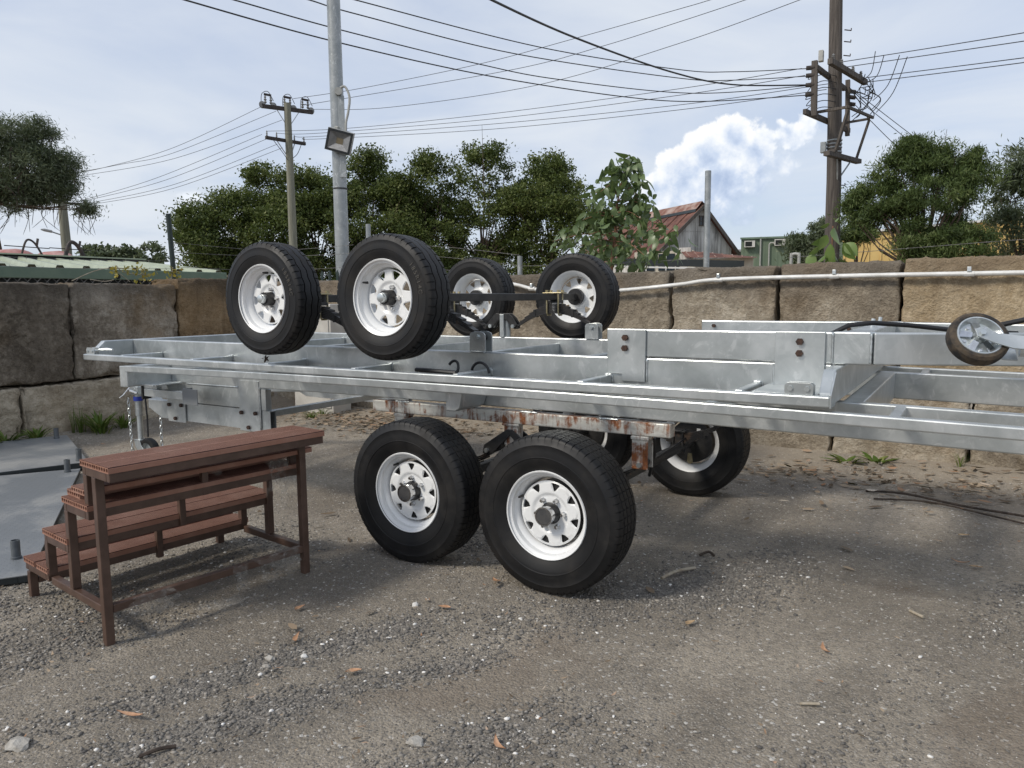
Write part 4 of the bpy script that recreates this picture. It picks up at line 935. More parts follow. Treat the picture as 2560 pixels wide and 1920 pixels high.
FB = thing('wire_fence', 'thin galvanised posts with barbed wire behind the tan block wall', 'fence', (-2, 4.6, 0))
for (x, y, z1, r_) in ((-5.21, 4.52, 2.36, .032), (-2.87, 4.50, 1.86, .028)): MB().tube([(x, y, 1.2), (x, y, z1)], r_, 12).build('post', 'galvanised_pole', FB, 30)
for z0, z1 in ((2.10, 1.99), (1.97, 1.87), (1.80, 1.73)): barbed('barbed_wire', [(-5.21, 4.50, z0), (-4.0, 4.5, (z0+z1)/2-.03), (-2.87, 4.48, z1-.12)], FB)
barbed('barbed_wire', [(-2.87, 4.48, 1.745), (-1.8, 4.50, 1.73), (-.75, 4.52, 1.76)], FB)
barbed('barbed_wire', [(.1, 4.50, 1.735), (1.1, 4.50, 1.78), (2.1, 4.48, 1.82), (3.2, 4.46, 1.83)], FB)
TP = MB().tube([(-.70, 4.55, .9), (-.70, 4.55, 2.62)], .030, 14).build('steel_post', 'galvanised_pole', None, 30)
tag(TP, 'tall thin grey steel post standing just left of the rusty-roofed house', 'post')
PK = thing('picket_fence', 'short row of dark green pointed pickets between the upturned near wheels', 'fence', (-5.9, 4.9, 0))
for i in range(11):
    x = -6.75+i*.15; MB().prism([(x-.02, 1.2), (x+.02, 1.2), (x+.02, 1.71), (x+.028, 1.735), (x, 1.79), (x-.028, 1.735), (x-.02, 1.71)], 'y', 4.72, 4.735).build('picket', 'post_green', PK)
MB().box(-6.85, -5.15, 4.737, 4.765, 1.60, 1.64).build('rail', 'post_green', PK)

# ------------------------------------------------------------------ light pole and floodlight
GP = thing('steel_pole', 'tall thick galvanised pole rising behind the wall corner and carrying the floodlight', 'pole', (-6.2, 5.04, 0))
MB().tube([(-6.20, 5.04, 0), (-6.20, 5.04, 2.4), (-6.205, 5.035, 6.4)], [.100, .098, .090], 24).build('shaft', 'galvanised_pole', GP, 30)
MB().tube([(-6.195, 5.04, 2.945), (-6.195, 5.04, 2.965)], .102, 24).build('band', 'black_steel', GP, 30)
fr_ = Vector((.528+.30, -.849, 0)).normalized(); rt_ = Vector((.849, .528, 0))
pb = Vector((-6.2, 5.04, 0))
MB().box(-.045, .045, -.012, .012, 3.1, 4.22).map(lambda v: pb+rt_*(v.x+.055)+fr_*(.085+v.y)+Vector((0, 0, v.z))).build('cable_cover', 'galvanised_pole', GP, bevel=.004)
cj = pb+rt_*.02+fr_*.115+Vector((0, 0, 4.27)); MB().tube([cj-fr_*.04, cj+fr_*.03], .052, 16).build('junction_box', 'pvc_grey', GP, 30)
MB().tube(spl([cj+rt_*.03+Vector((0, 0, .05)), cj+rt_*.10+Vector((0, 0, .06)), cj+rt_*.155-Vector((0, 0, .08)), cj+rt_*.13-Vector((0, 0, .28)), cj+rt_*.095-Vector((0, 0, .42)), cj+rt_*.09-Vector((0, 0, .60))]), .017, 10).build('flexible_conduit', 'pvc_grey', GP, 30)
FL = thing('floodlight', 'square grey floodlight tilted on the thick galvanised pole', 'floodlight', tuple(pb+fr_*.2+Vector((0, 0, 3.42))))
FM = Matrix.Translation(pb+fr_*.24+rt_*.005+Vector((0, 0, 3.57))) @ Matrix((rt_, fr_*-1, Vector((0, 0, 1)))).transposed().to_4x4() @ Matrix.Rotation(R(-12), 4, 'Z') @ Matrix.Rotation(R(17), 4, 'Y') @ Matrix.Rotation(R(14), 4, 'X') @ Matrix.Scale(-1, 4, (0, 1, 0)) @ Matrix.Scale(-1, 4, (0, 1, 0))
def FF(mb, nm, mat, bev=0, sm=None): return mb.map(lambda v: FM @ v).build(nm, mat, FL, sm, bev)
w_, h_ = .185, .150
mb = MB().box(-w_, w_, .05, .085, -h_, h_)
for (a, b_, c_, d_) in ((-w_, w_, -h_, -h_+.012), (-w_, w_, h_-.012, h_), (-w_, -w_+.012, -h_+.012, h_-.012), (w_-.012, w_, -h_+.012, h_-.012)): mb.box(a, b_, 0, .0495, c_, d_)
FF(mb, 'housing', 'lamp_grey')
mb = MB(); 
for (a, b_, c_, d_) in ((-w_+.004, w_-.004, -h_+.004, -h_+.032), (-w_+.004, w_-.004, h_-.032, h_-.004), (-w_+.004, -w_+.032, -h_+.032, h_-.032), (w_-.032, w_-.004, -h_+.032, h_-.032)): mb.box(a, b_, -.010, 0, c_, d_)
FF(mb, 'bezel', 'lamp_black')
iw, ih = w_-.034, h_-.034
FF(MB().add([(-iw, -.001, -ih), (iw, -.001, -ih), (.05, .045, -.04), (-.05, .045, -.04), (iw, -.001, ih), (.05, .045, .04), (-iw, -.001, ih), (-.05, .045, .04)], [(0, 1, 2, 3), (1, 4, 5, 2), (4, 6, 7, 5), (6, 0, 3, 7)]), 'reflector', 'lamp_reflector')
FF(MB().box(-.05, .05, .043, .046, -.04, .04), 'led_chip', 'lamp_led')
FF(MB().box(-.12, -.07, .075, .16, h_-.06, h_+.03), 'gland', 'pvc_grey', .01); FF(MB().box(-.03, .03, .07, .17, -.03, .03), 'bracket', 'lamp_grey', .004)

# ------------------------------------------------------------------ power poles
def insul(parent, p, r=.05, h=.16, mat='insulator'):
    p = Vector(p); MB().lathe([(0, .010), (.0, r*.5), (h*.15, r), (h*.3, r*.5), (h*.45, r), (h*.6, r*.45), (h*.75, r*.8), (h*.9, r*.3), (h, .004)], 10).map(lambda v: p+Vector((v.x, v.z, v.y))).build('insulator', mat, parent, 40)
P1 = thing('power_pole', 'slim greenish timber power pole with two crossarms above the dark trees', 'power pole', (-19.88, 16.48, 0))
MB().tube([(-19.88, 16.48, 0), (-19.88, 16.48, 4), (-19.885, 16.475, 8.45)], [.160, .145, .120], 18).build('shaft', 'timber_green', P1, 30)
a0, a1 = Vector((-20.3, 15.7, 8.25)), Vector((-19.51, 17.32, 8.25)); dA = (a1-a0).normalized()
MB().bar(a0, a1, .11, .13).build('crossarm', 'crossarm_dark', P1); MB().bar(a0+Vector((-.2, .05, .06)), a1+Vector((-.2, .05, .06)), .05, .08).build('crossarm', 'crossarm_dark', P1)
b0, b1 = Vector((-20.1, 15.62, 7.13)), Vector((-19.79, 17.17, 7.13)); MB().bar(b0, b1, .10, .11).build('crossarm', 'crossarm_dark', P1)
for (q, z) in ((a0, 8.2), (b0, 7.08)):
    for f_ in (.28, .72):
        c_ = (a0 if z > 8 else b0).lerp(a1 if z > 8 else b1, f_); MB().bar(c_-Vector((0, 0, .06)), (-19.88, 16.48, z-.62), .035, .02).build('brace', 'galvanised_pole', P1)
for f_ in (.0, .22, .62, .98):
    c_ = a0.lerp(a1, f_)+Vector((0, 0, .02)); MB().lathe([(-.05, .02), (-.045, .12), (-.02, .13), (.0, .06), (.03, .12), (.05, .03)], 14).map(lambda v: c_+Vector((v.y*.8+v.x*.35, v.x*.8-v.y*.4, v.z+.03))).build('disc_insulator', 'insulator', P1, 40)
for f_ in (.06, .17, .44, .55, .80, .91): insul(P1, a0.lerp(a1, f_)+Vector((0, 0, .10)), .055, .30)
for f_ in (.11, .50, .86): MB().bar(a0.lerp(a1, f_-.07)+Vector((0, 0, .42)), a0.lerp(a1, f_+.07)+Vector((0, 0, .40)), .05, .07).build('fuse_link', 'crossarm_dark', P1)
for f_ in (.03, .27, .72, .97): insul(P1, b0.lerp(b1, f_)+Vector((0, 0, .06)), .035, .20)
def loop(parent, pts, r=.012): MB().tube(spl(pts), r, 5).build('jumper_wire', 'wire_dark', parent, 30)
for f_ in (.0, .42, .78):
    c_ = a0.lerp(a1, f_); loop(P1, [c_+Vector((-.05, 0, .1)), c_+Vector((0, 0, .42)), c_+dA*.22+Vector((0, 0, .52)), c_+dA*.40+Vector((.0, 0, .22))])
loop(P1, [b0+dA*.25-Vector((0, 0, .05)), b0+dA*.6-Vector((0, 0, .5)), Vector((-19.88, 16.40, 6.42))]); loop(P1, [b1-dA*.15-Vector((0, 0, .05)), b1-dA*.3-Vector((0, 0, .38)), Vector((-19.84, 16.55, 6.5))])
P2 = thing('power_pole', 'thick weathered timber power pole with an open frame near the right edge', 'power pole', (-1.29, 15.82, 0))
MB().tube([(-1.27, 15.82, 0), (-1.28, 15.82, 2.8), (-1.29, 15.815, 4), (-1.37, 15.80, 7), (-1.42, 15.80, 9.2)], [.172, .166, .160, .142, .132], 20).build('shaft', 'timber_grey', P2, 30)
def TB(p, q, w, h, nm='frame_timber', mat='timber_grey'): MB().bar(p, q, w, h).build(nm, mat, P2, bevel=.006)
TB((-1.41+.12, 14.71, 6.35), (-.97+.12, 16.87, 6.34), .11, .12, 'crossarm'); TB((-1.59, 14.80, 6.30), (-1.32, 17.0, 6.30), .08, .11, 'crossarm'); TB((-1.75, 14.60, 5.35), (-1.22, 17.24, 5.36), .08, .11, 'crossarm')
TB((-1.62, 14.85, 6.44), (-1.60, 14.85, 5.28), .12, .12); TB((-1.26, 17.04, 6.50), (-1.22, 17.04, 5.20), .10, .10)
TB((-1.62, 15.15, 5.42), (-.95, 15.06, 5.43), .05, .06); TB((-.95, 15.06, 5.43), (-.60, 16.40, 5.42), .05, .06); TB((-.65, 16.32, 5.39), (-1.27, 16.33, 5.36), .05, .05)
TB((-.94, 15.06, 5.38), (-1.19, 15.23, 4.55), .06, .06); TB((-1.19, 15.2, 4.56), (-1.36, 15.2, 4.55), .06, .06); TB((-.67, 16.32, 5.36), (-.91, 16.38, 4.54), .05, .05)
TB((-1.34, 15.00, 4.49), (-.88, 16.55, 4.49), .14, .10, 'platform'); TB((-1.19, 15.5, 4.43), (-1.20, 15.70, 4.0), .03, .03, 'brace', 'galvanised_pole'); TB((-1.0, 16.1, 4.43), (-1.20, 15.9, 4.05), .03, .03, 'brace', 'galvanised_pole')
MB().box(-1.68, -1.58, 15.55, 15.68, 6.62, 6.86).build('meter_box', 'pvc_grey', P2, bevel=.01); MB().box(-1.58, -1.46, 15.62, 15.74, 4.62, 4.86).build('bracket', 'galvanised_pole', P2, bevel=.01)
for z in (4.62, 4.72, 4.80, 4.88): MB().tube([(-1.31, 15.815, z), (-1.31, 15.815, z+.025)], .168, 18).build('band', 'galvanised_pole', P2, 30)
for z, s_ in ((3.9, 1), (3.45, 1), (7.3, 1), (7.05, 1), (6.75, 1)): MB().tube([(-1.3+.1*s_, 15.87, z), (-1.08, 16.0, z), (-1.08, 16.0, z+.05)], .012, 6).build('climbing_peg', 'rusty_bolt', P2, 30)
for z in (6.30, 6.14, 5.94, 5.74): MB().tube([(-1.78, 14.78, z), (-1.62, 14.83, z)], [.045, .05], 10).build('insulator', 'crossarm_dark', P2, 30)
for z in (6.22, 6.09, 5.93): MB().tube([(-1.20, 17.0, z), (-1.08, 17.05, z-.02)], [.05, .045], 10).build('insulator', 'crossarm_dark', P2, 30)
for f_ in (.08, .30, .62, .85): insul(P2, Vector((-1.29, 14.71, 6.41)).lerp(Vector((-.85, 16.87, 6.41)), f_), .045, .13, 'insulator')
rj = random.Random(5)
for i in range(16):
    p = Vector((-.90+rj.uniform(-.25, .25), 16.7+rj.uniform(-.4, .3), 6.25+rj.uniform(-.15, .15))); q = Vector((-1.0+rj.uniform(-.2, .35), 17.0+rj.uniform(-.2, .3), 5.9+rj.uniform(-.45, .3)))
    mid = (p+q)/2+Vector((rj.uniform(.05, .30), 0, rj.uniform(-.25, .05))); loop(P2, [p, mid, q], .010)
for i in range(6):
    z = 6.25-.14*i; loop(P2, [(-1.62, 14.85, z), (-1.75+rj.uniform(-.1, .1), 14.9, z-.16), (-1.50, 15.2, z-.02), (-1.30, 15.66, z+.02)], .009)
for (p, q) in (((-.55, 15.85, 6.72), (-.86, 16.6, 6.35)), ((-.38, 15.9, 6.62), (-.80, 16.7, 6.30)), ((.0, 15.1, 6.35), (-.62, 16.4, 5.80)), ((.15, 15.05, 6.28), (-.55, 16.5, 5.55))): loop(P2, [p, (Vector(p)+Vector(q))/2+Vector((.05, 0, -.14)), q], .009)
P3 = thing('power_pole', 'far pale power pole with a street light, half hidden by the left tree', 'power pole', (-26.69, 11.92, 0))
MB().tube([(-26.69, 11.92, 0), (-26.69, 11.92, 3.3), (-26.72, 11.87, 6.1)], [.20, .165, .13], 16).build('shaft', 'timber_green', P3, 30)
MB().bar((-26.9, 11.3, 5.95), (-26.45, 12.35, 5.95), .10, .10).build('crossarm', 'crossarm_dark', P3); MB().bar((-26.48, 12.33, 5.93), (-26.62, 11.98, 5.45), .05, .03).build('brace', 'galvanised_pole', P3)
MB().bar((-26.7, 11.6, 4.95), (-26.45, 12.45, 4.95), .08, .08).build('crossarm', 'crossarm_dark', P3)
MB().tube([(-26.74, 11.83, 3.80), (-26.90, 11.5, 3.93)], .025, 8).build('light_arm', 'galvanised_pole', P3, 30); MB().tube([(-26.88, 11.55, 3.92), (-26.98, 11.34, 3.97), (-27.03, 11.24, 3.985)], [.05, .055, .02], 10).build('lamp_head', 'lamp_grey', P3, 30)

# ------------------------------------------------------------------ overhead wires, one thing each
WR = [
 ('lowest of the four lines crossing from top left to the frame pole', .020, [(-6.43, 2.06, 4.84), (-6.89, 3.16, 5.08), (-7.16, 6.06, 5.42), (-6.42, 9.22, 5.55), (-4.92, 12.18, 5.59), (-3.74, 13.7, 5.65), (-1.74, 14.83, 5.74)]),
 ('third from the top of the four lines crossing from top left to the frame pole', .018, [(-6.46, 2.56, 5.02), (-6.92, 3.94, 5.33), (-7.12, 6.1, 5.61), (-6.5, 9.04, 5.73), (-5.72, 10.8, 5.74), (-3.89, 13.54, 5.81), (-1.74, 14.83, 5.94)]),
 ('second from the top of the four lines crossing from top left to the frame pole', .018, [(-6.87, 4.01, 5.59), (-7.01, 5.36, 5.8), (-7.1, 6.53, 5.96), (-6.16, 9.85, 6.06), (-4.08, 13.26, 6.09), (-3.26, 14.36, 6.18), (-1.74, 14.83, 6.14)]),
 ('highest of the four lines crossing from top left to the frame pole', .018, [(-6.84, 4.81, 5.85), (-7.0, 6.35, 6.11), (-5.93, 10.46, 6.3), (-4.09, 13.26, 6.27), (-3.26, 14.36, 6.36), (-1.78, 14.82, 6.30)]),
 ('thick dark cable sagging steeply from the top edge to the frame pole', .030, [(-3.35, 3.92, 4.83), (-3.82, 5.42, 5.16), (-4.06, 8.28, 5.53), (-3.61, 11.42, 5.7), (-3.01, 13.5, 5.85), (-1.74, 14.86, 5.96)]),
 ('highest of the three lines rising from the slim pole to the top edge', .016, [(-19.74, 16.63, 8.62), (-17.38, 17.59, 8.84), (-12.94, 18.57, 9.18), (-9.44, 18.89, 9.47), (-5.98, 18.53, 9.53), (-5.05, 18.32, 9.51), (-3.02, 17.52, 9.36)]),
 ('middle of the three lines rising from the slim pole to the top edge', .016, [(-19.45, 16.95, 8.46), (-18.95, 17.17, 8.49), (-11.98, 18.95, 8.92), (-8.76, 19.12, 9.14), (-6.04, 18.72, 9.25), (-4.08, 18.29, 9.3), (-2.46, 17.64, 9.25)]),
 ('lowest of the three lines rising from the slim pole to the top edge', .016, [(-19.25, 17.16, 8.29), (-16.49, 18.12, 8.18), (-11.05, 19.16, 8.35), (-6.03, 18.73, 8.66), (-2.59, 17.82, 8.84), (-1.27, 17.14, 8.82)]),
 ('highest of four lines from the slim pole lower crossarm to the frame pole', .015, [(-20.1, 15.7, 7.36), (-17.49, 16.94, 7.36), (-11.94, 17.91, 7.32), (-5.51, 17.32, 7.0), (-2.05, 15.68, 6.56)]),
 ('second of four lines from the slim pole lower crossarm to the frame pole', .015, [(-20.03, 16.04, 7.34), (-18.55, 16.73, 7.29), (-12.0, 18.0, 7.18), (-5.51, 17.32, 6.83), (-1.98, 15.7, 6.4)]),
 ('third of four lines from the slim pole lower crossarm to the frame pole', .015, [(-19.89, 16.74, 7.34), (-18.7, 16.86, 7.22), (-12.05, 18.08, 7.04), (-5.54, 17.42, 6.6), (-1.48, 15.79, 6.16)]),
 ('lowest of four lines from the slim pole lower crossarm to the frame pole', .015, [(-19.81, 17.12, 7.34), (-18.77, 16.93, 7.15), (-12.11, 18.16, 6.9), (-5.54, 17.42, 6.47), (-1.52, 15.78, 6.04)]),
 ('highest of the four lines leaving the frame pole for the right edge', .016, [(-1.25, 15.82, 6.6), (.62, 14.62, 6.26), (2.09, 13.24, 5.88), (3.22, 11.66, 5.46)]),
 ('second of the four lines leaving the frame pole for the right edge', .016, [(-1.2, 15.83, 6.48), (.62, 14.62, 6.13), (2.1, 13.24, 5.74), (3.23, 11.66, 5.31)]),
 ('third of the four lines leaving the frame pole for the right edge', .016, [(-.71, 15.9, 6.2), (.84, 14.63, 5.84), (2.11, 13.24, 5.46), (3.25, 11.66, 5.04)]),
 ('lowest of the four lines leaving the frame pole for the right edge', .016, [(-.78, 15.89, 6.1), (.85, 14.63, 5.75), (2.12, 13.24, 5.38), (3.25, 11.66, 4.98)]),
 ('highest of three lines dropping from the frame pole behind the right tree', .016, [(-1.10, 17.05, 6.22), (.22, 21.0, 5.46), (1.21, 24.04, 4.96), (2.5, 28, 4.3)]),
 ('middle of three lines dropping from the frame pole behind the right tree', .016, [(-1.10, 17.05, 6.09), (.19, 21.0, 5.28), (1.12, 24.04, 4.75), (2.4, 28, 4.1)]),
 ('lowest of three lines dropping from the frame pole behind the right tree', .016, [(-1.10, 17.05, 5.93), (-.4, 19.45, 5.3), (.42, 23.02, 4.78), (1.7, 28, 4.0)]),
 ('first line below the top crossarm of the slim pole, running left to the far pole', .014, [(-20.48, 15.8, 8.27), (-23.09, 14.02, 6.85), (-25.16, 12.63, 6.16), (-26.52, 12.23, 6.03)]),
 ('second line below the top crossarm of the slim pole, running left to the far pole', .014, [(-20.15, 16.18, 8.15), (-23.34, 14.18, 6.72), (-24.87, 13.12, 6.32), (-26.54, 12.2, 6.02)]),
 ('third line below the top crossarm of the slim pole, running left to the far pole', .014, [(-20.02, 16.32, 7.85), (-23.43, 14.23, 6.53), (-26.43, 12.41, 5.95)]),
 ('fourth line down from the slim pole top, running left to the far pole', .014, [(-20.49, 15.79, 7.31), (-23.86, 13.77, 5.82), (-26.49, 12.29, 5.02)]),
 ('fifth line down from the slim pole top, running left to the far pole', .014, [(-20.38, 15.92, 7.17), (-23.7, 14.01, 5.76), (-26.48, 12.31, 5.0)]),
 ('sixth line down from the slim pole top, running left to the far pole', .014, [(-20.15, 16.18, 7.0), (-23.54, 14.24, 5.62), (-26.39, 12.47, 4.95)]),
 ('lowest line from the slim pole running left to the far pole', .014, [(-20.03, 16.31, 6.88), (-23.55, 14.24, 5.49), (-26.37, 12.52, 4.9)]),
]
for lab, r_, pts in WR:
    o = MB().tube(spl(pts, 10), r_*.54, 6).build('power_line', 'wire_dark', None, 30); tag(o, lab, 'power line', 'overhead power lines')

# ------------------------------------------------------------------ buildings beyond the walls
SH = thing('garden_shed', 'low shed with sage-green ribbed roof behind the dark left wall', 'shed', (-12, 4, 0))
ey0, ey1, ex, ez = -1.0, 5.11, -9.0, 1.822; rx_, rz_ = -12.0, 2.085; ry1 = 6.21; nsh = 17
for i in range(nsh):
    f0, f1 = i/nsh, (i+1)/nsh
    def E_(f, q): return Vector((ex+(rx_-ex)*q, (ey0+(ey1-ey0)*f)*(1-q)+(ey0+1.5+(ry1-.62-ey0-1.5)*f)*q, ez+(rz_-ez)*q))
    mb = MB(); rows = []
    for q in (0, .25, .5, .75, 1):
        rows.append([E_(f0, q), E_(f0+(f1-f0)*.62, q), E_(f0+(f1-f0)*.70, q)+Vector((0, 0, .055)), E_(f0+(f1-f0)*.92, q)+Vector((0, 0, .055)), E_(f1, q)])
    mb.grid(rows).build('roof_sheet', 'roof_sage', SH)
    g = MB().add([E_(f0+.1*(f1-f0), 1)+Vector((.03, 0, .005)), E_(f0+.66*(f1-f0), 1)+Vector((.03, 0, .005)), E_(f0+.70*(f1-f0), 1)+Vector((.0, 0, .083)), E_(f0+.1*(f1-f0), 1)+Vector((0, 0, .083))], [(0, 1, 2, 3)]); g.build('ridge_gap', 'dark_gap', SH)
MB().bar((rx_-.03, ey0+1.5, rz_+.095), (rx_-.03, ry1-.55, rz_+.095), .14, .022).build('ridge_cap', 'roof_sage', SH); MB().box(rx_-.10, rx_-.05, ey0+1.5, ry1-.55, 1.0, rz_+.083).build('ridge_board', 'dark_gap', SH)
MB().add([E_(1, 0), E_(1, 1), Vector((rx_, ry1-.62, rz_))], [(0, 1, 2)])
MB().add([(ex, ey1, ez), (ex-.02, ey1+.08, ez+.005), (rx_, ry1-.55, rz_+.01), (rx_, ry1-.62, rz_)], [(0, 1, 2, 3)]).build('barge_flashing', 'roof_sage', SH)
MB().add([(ex, ey1+.02, ez), (ex-2.6, ey1+2.6, ez-.01), (rx_, ry1-.6, rz_)], [(0, 1, 2)]).build('hip_sheet', 'roof_sage', SH)
MB().box(ex-.02, ex+.05, ey0, ey1+.05, ez-.13, ez+.018).build('fascia_gutter', 'fascia_green', SH, bevel=.01)
MB().box(ex-.10, ex-.03, ey0, ey1, 0, ez-.02).build('wall', 'dark_gap', SH)
MB().tube([(ex+.052, 3.30, ez-.085), (ex+.058, 3.30, ez-.085)], .035, 14).build('outlet', 'dark_gap', SH)
HS = thing('weathered_house', 'old house with rusty red roof and stained grey gable wall', 'house', (-13.0, 42.7, 0))
pk = Vector((-13.04, 42.74, 0)); hd = Vector((-.8, .6, 0)); gd_ = Vector((.6, .8, 0))
def HP(g, h, z): return pk+gd_*g+hd*h+Vector((0, 0, z))
zr, ze, hw_ = 6.90, 4.36, 2.35; hl_ = 3.2; zl_ = zr-.90*hl_
MB().add([HP(-hl_, 0, 0), HP(hw_, 0, 0), HP(hw_, 0, ze), HP(0, 0, zr), HP(-hl_, 0, zl_)], [(0, 1, 2, 3, 4)]).build('gable_wall', 'fibro_weathered', HS)
for i in range(6):      # battened fibro sheets on the gable
    g0 = -hl_+.06+i*.93; g1 = min(g0+.90, hw_-.05)
    def zt(g): return zr-.06-((zr-ze)*g/hw_ if g > 0 else -.90*g)
    for (za, zb) in ((3.3, 5.35), (5.38, 9)):
        pts = [(g0, za), (g1, za)]+[(g, min(zb, zt(g))) for g in ([g1, 0, g0] if g0 < 0 < g1 else [g1, g0])]
        if min(p[1] for p in pts[2:]) > za+.1: MB().add([HP(g, -.03, z) for g, z in pts], [tuple(range(len(pts)))]).build('wall_sheet', 'fibro_weathered', HS)
MB().add([HP(-hl_, 0, 0), HP(-hl_, 12, 0), HP(-hl_, 12, zl_), HP(-hl_, 0, zl_)], [(0, 1, 2, 3)]).build('side_wall', 'fibro_weathered', HS)
for i in range(12):
    for sg in (-1, 1):
        h0, h1 = -.35+i*1.05, -.35+(i+1)*1.05-.03; e_ = (hw_ if sg > 0 else hl_)+.35; zz = zr-((zr-ze)/hw_ if sg > 0 else .90)*e_
        MB().add([HP(0, h0, zr+.02), HP(0, h1, zr+.02), HP(sg*e_, h1, zz+.02), HP(sg*e_, h0, zz+.02), HP(0, h0, zr+.07), HP(0, h0+.08, zr+.07), HP(sg*e_, h0+.08, zz+.07), HP(sg*e_, h0, zz+.07)], [(0, 1, 2, 3), (4, 5, 6, 7), (0, 4, 7, 3), (1, 5, 6, 2)]).build('roof_sheet', 'roof_rust', HS)
MB().add([HP(-.45, -.2, zr-.18), HP(-.40, 12.3, zr-.18), HP(-.05, 12.3, zr+.30), HP(-.05, -.2, zr+.30), HP(.45, -.2, zr-.10), HP(.45, 12.3, zr-.10)], [(0, 1, 2, 3), (3, 2, 5, 4)]).build('ridge_vent', 'roof_rust_pale', HS)
MB().add([HP(-.52, -.18, zr-.36), HP(-.52, 12.3, zr-.36), HP(-.46, 12.3, zr-.18), HP(-.46, -.18, zr-.18)], [(0, 1, 2, 3)]).build('vent_shade_strip', 'charcoal_metal', HS)  # dark strip put in as painted shade under the ridge vent lip
for sg in (-1, 1): MB().bar(HP(0, -.38, zr-.02), HP(hw_+.4, -.38, ze-.42) if sg > 0 else HP(-hl_-.4, -.38, zl_-.37), .06, .20).build('barge_board', 'timber_grey', HS)
wb = MB().add([HP(-.1, -.05, 5.75), HP(.35, -.05, 5.75), HP(.35, -.05, 6.3), HP(-.1, -.05, 6.3)], [(0, 1, 2, 3)]).build('window', 'window_glass', HS)
for g in (-.1, .125, .35): MB().bar(HP(g, -.07, 5.72), HP(g, -.07, 6.33), .05, .05).build('window_frame', 'timber_grey', wb)
for z in (5.74, 6.02, 6.31): MB().bar(HP(-.12, -.07, z), HP(.37, -.07, z), .05, .05).build('window_frame', 'timber_grey', wb)
LTO = thing('lean_to', 'low lean-to with rusty roof and cream wall in front of the old house', 'lean-to', (-11, 38, 0))
MB().add([(-12.9, 38.6, 4.05), (-8.35, 37.84, 3.46), (-8.2, 36.9, 3.38), (-11.9, 36.9, 3.52)], [(0, 1, 2, 3)]).build('roof', 'roof_rust', LTO)
for i in range(8):
    f_ = (i+.5)/8; MB().bar(Vector((-12.9, 38.6, 4.07)).lerp(Vector((-8.35, 37.84, 3.48)), f_), Vector((-11.9, 36.9, 3.54)).lerp(Vector((-8.2, 36.9, 3.40)), f_), .06, .03).build('roof_rib', 'roof_rust_pale', LTO)
MB().box(-15.5, -12.0, 38.3, 38.5, 0, 4.0).build('wall', 'cream_wall', LTO); MB().box(-12.95, -12.1, 38.2, 38.29, 0, 4.15).build('wall_panel', 'fibro_weathered', LTO); MB().box(-12.0, -8.5, 37.5, 37.6, 0, 3.44).build('wall', 'cream_wall', LTO)
for i, x in enumerate((-15.2, -14.0)):
    w0 = MB().box(x, x+.95, 38.22, 38.29, 2.9, 3.85).build('window', 'window_glass', LTO); MB().box(x+.44, x+.50, 38.17, 38.215, 2.9, 3.85).build('window_frame', 'white_trim', w0)
CPT = thing('carport', 'long black flat carport edge just above the tan wall below the house', 'carport', (-6.5, 20.6, 0))
MB().bar((-8.6, 19.9, 2.56), (-4.7, 21.25, 2.40), .12, .22).build('fascia', 'charcoal_metal', CPT); MB().bar((-8.6, 19.88, 2.40), (-4.9, 21.15, 2.25), .10, .05).build('gutter', 'white_trim', CPT)
MB().add([(-8.6, 19.95, 2.66), (-4.7, 21.3, 2.50), (-5.6, 24.5, 2.52), (-9.6, 23.1, 2.68)], [(0, 1, 2, 3)]).build('roof', 'charcoal_metal', CPT)
for f_ in (.03, .5, .97): p = Vector((-8.6, 19.95, 2.45)).lerp(Vector((-4.7, 21.3, 2.29)), f_); MB().bar((p.x, p.y, 0), tuple(p), .09, .09).build('post', 'charcoal_metal', CPT)
GB = thing('workshop_building', 'long pale green clad building with two wall air conditioners', 'building', (-8.6, 42, 0))
u_ = Vector((2.76, .645, 0)).normalized(); n_ = Vector((u_.y, -u_.x, 0)); g0 = Vector((-10.2, 41.49, 0))
def GP_(a, d, z): return g0+u_*a+n_*d+Vector((0, 0, z))
rows = []; mb = MB(); nrib = 60
for i in range(nrib+1):
    a = 7.0*i/nrib; d = .012*(i % 2); rows.append([GP_(a, d, 0), GP_(a, d, 4.72)])
mb.grid(rows).build('wall', 'green_cladding', GB); MB().bar(GP_(-.05, .08, 4.74), GP_(7, .08, 4.74), .14, .10).build('gutter', 'fascia_green', GB)
MB().add([GP_(0, 0, 4.74), GP_(7, 0, 4.74), GP_(7, -6, 5.0), GP_(0, -6, 5.0)], [(0, 1, 2, 3)]).build('roof', 'roof_sage', GB); MB().add([GP_(0, 0, 0), GP_(0, 0, 4.7), GP_(0, -6, 4.7), GP_(0, -6, 0)], [(0, 1, 2, 3)]).build('wall', 'green_cladding', GB)
for (a, z) in ((.46, 4.22), (2.10, 4.26)):
    ac = MB().box(0, .58, .03, .34, 0, .36).map(lambda v: GP_(a-.27+v.x, v.y, z+v.z)).build('air_conditioner', 'ac_white', GB); MB().box(.05, .42, .342, .346, .04, .31).map(lambda v: GP_(a-.27+v.x, v.y, z+v.z)).build('grille', 'dark_gap', ac)
MB().tube([GP_(1.08, .1, 3.0), GP_(1.08, .1, 4.80)], .045, 8).build('downpipe', 'pvc_grey', GB, 30); MB().tube([GP_(1.55, .12, 3.0), GP_(1.55, .12, 4.35), GP_(1.62, .12, 4.44), GP_(1.78, .12, 4.44), GP_(1.84, .12, 4.36)], .04, 8).build('vent_pipe', 'pvc_grey', GB, 30)
YB = thing('yellow_shed', 'mustard yellow clad shed behind the right-hand tree', 'shed', (-1, 36.9, 0))
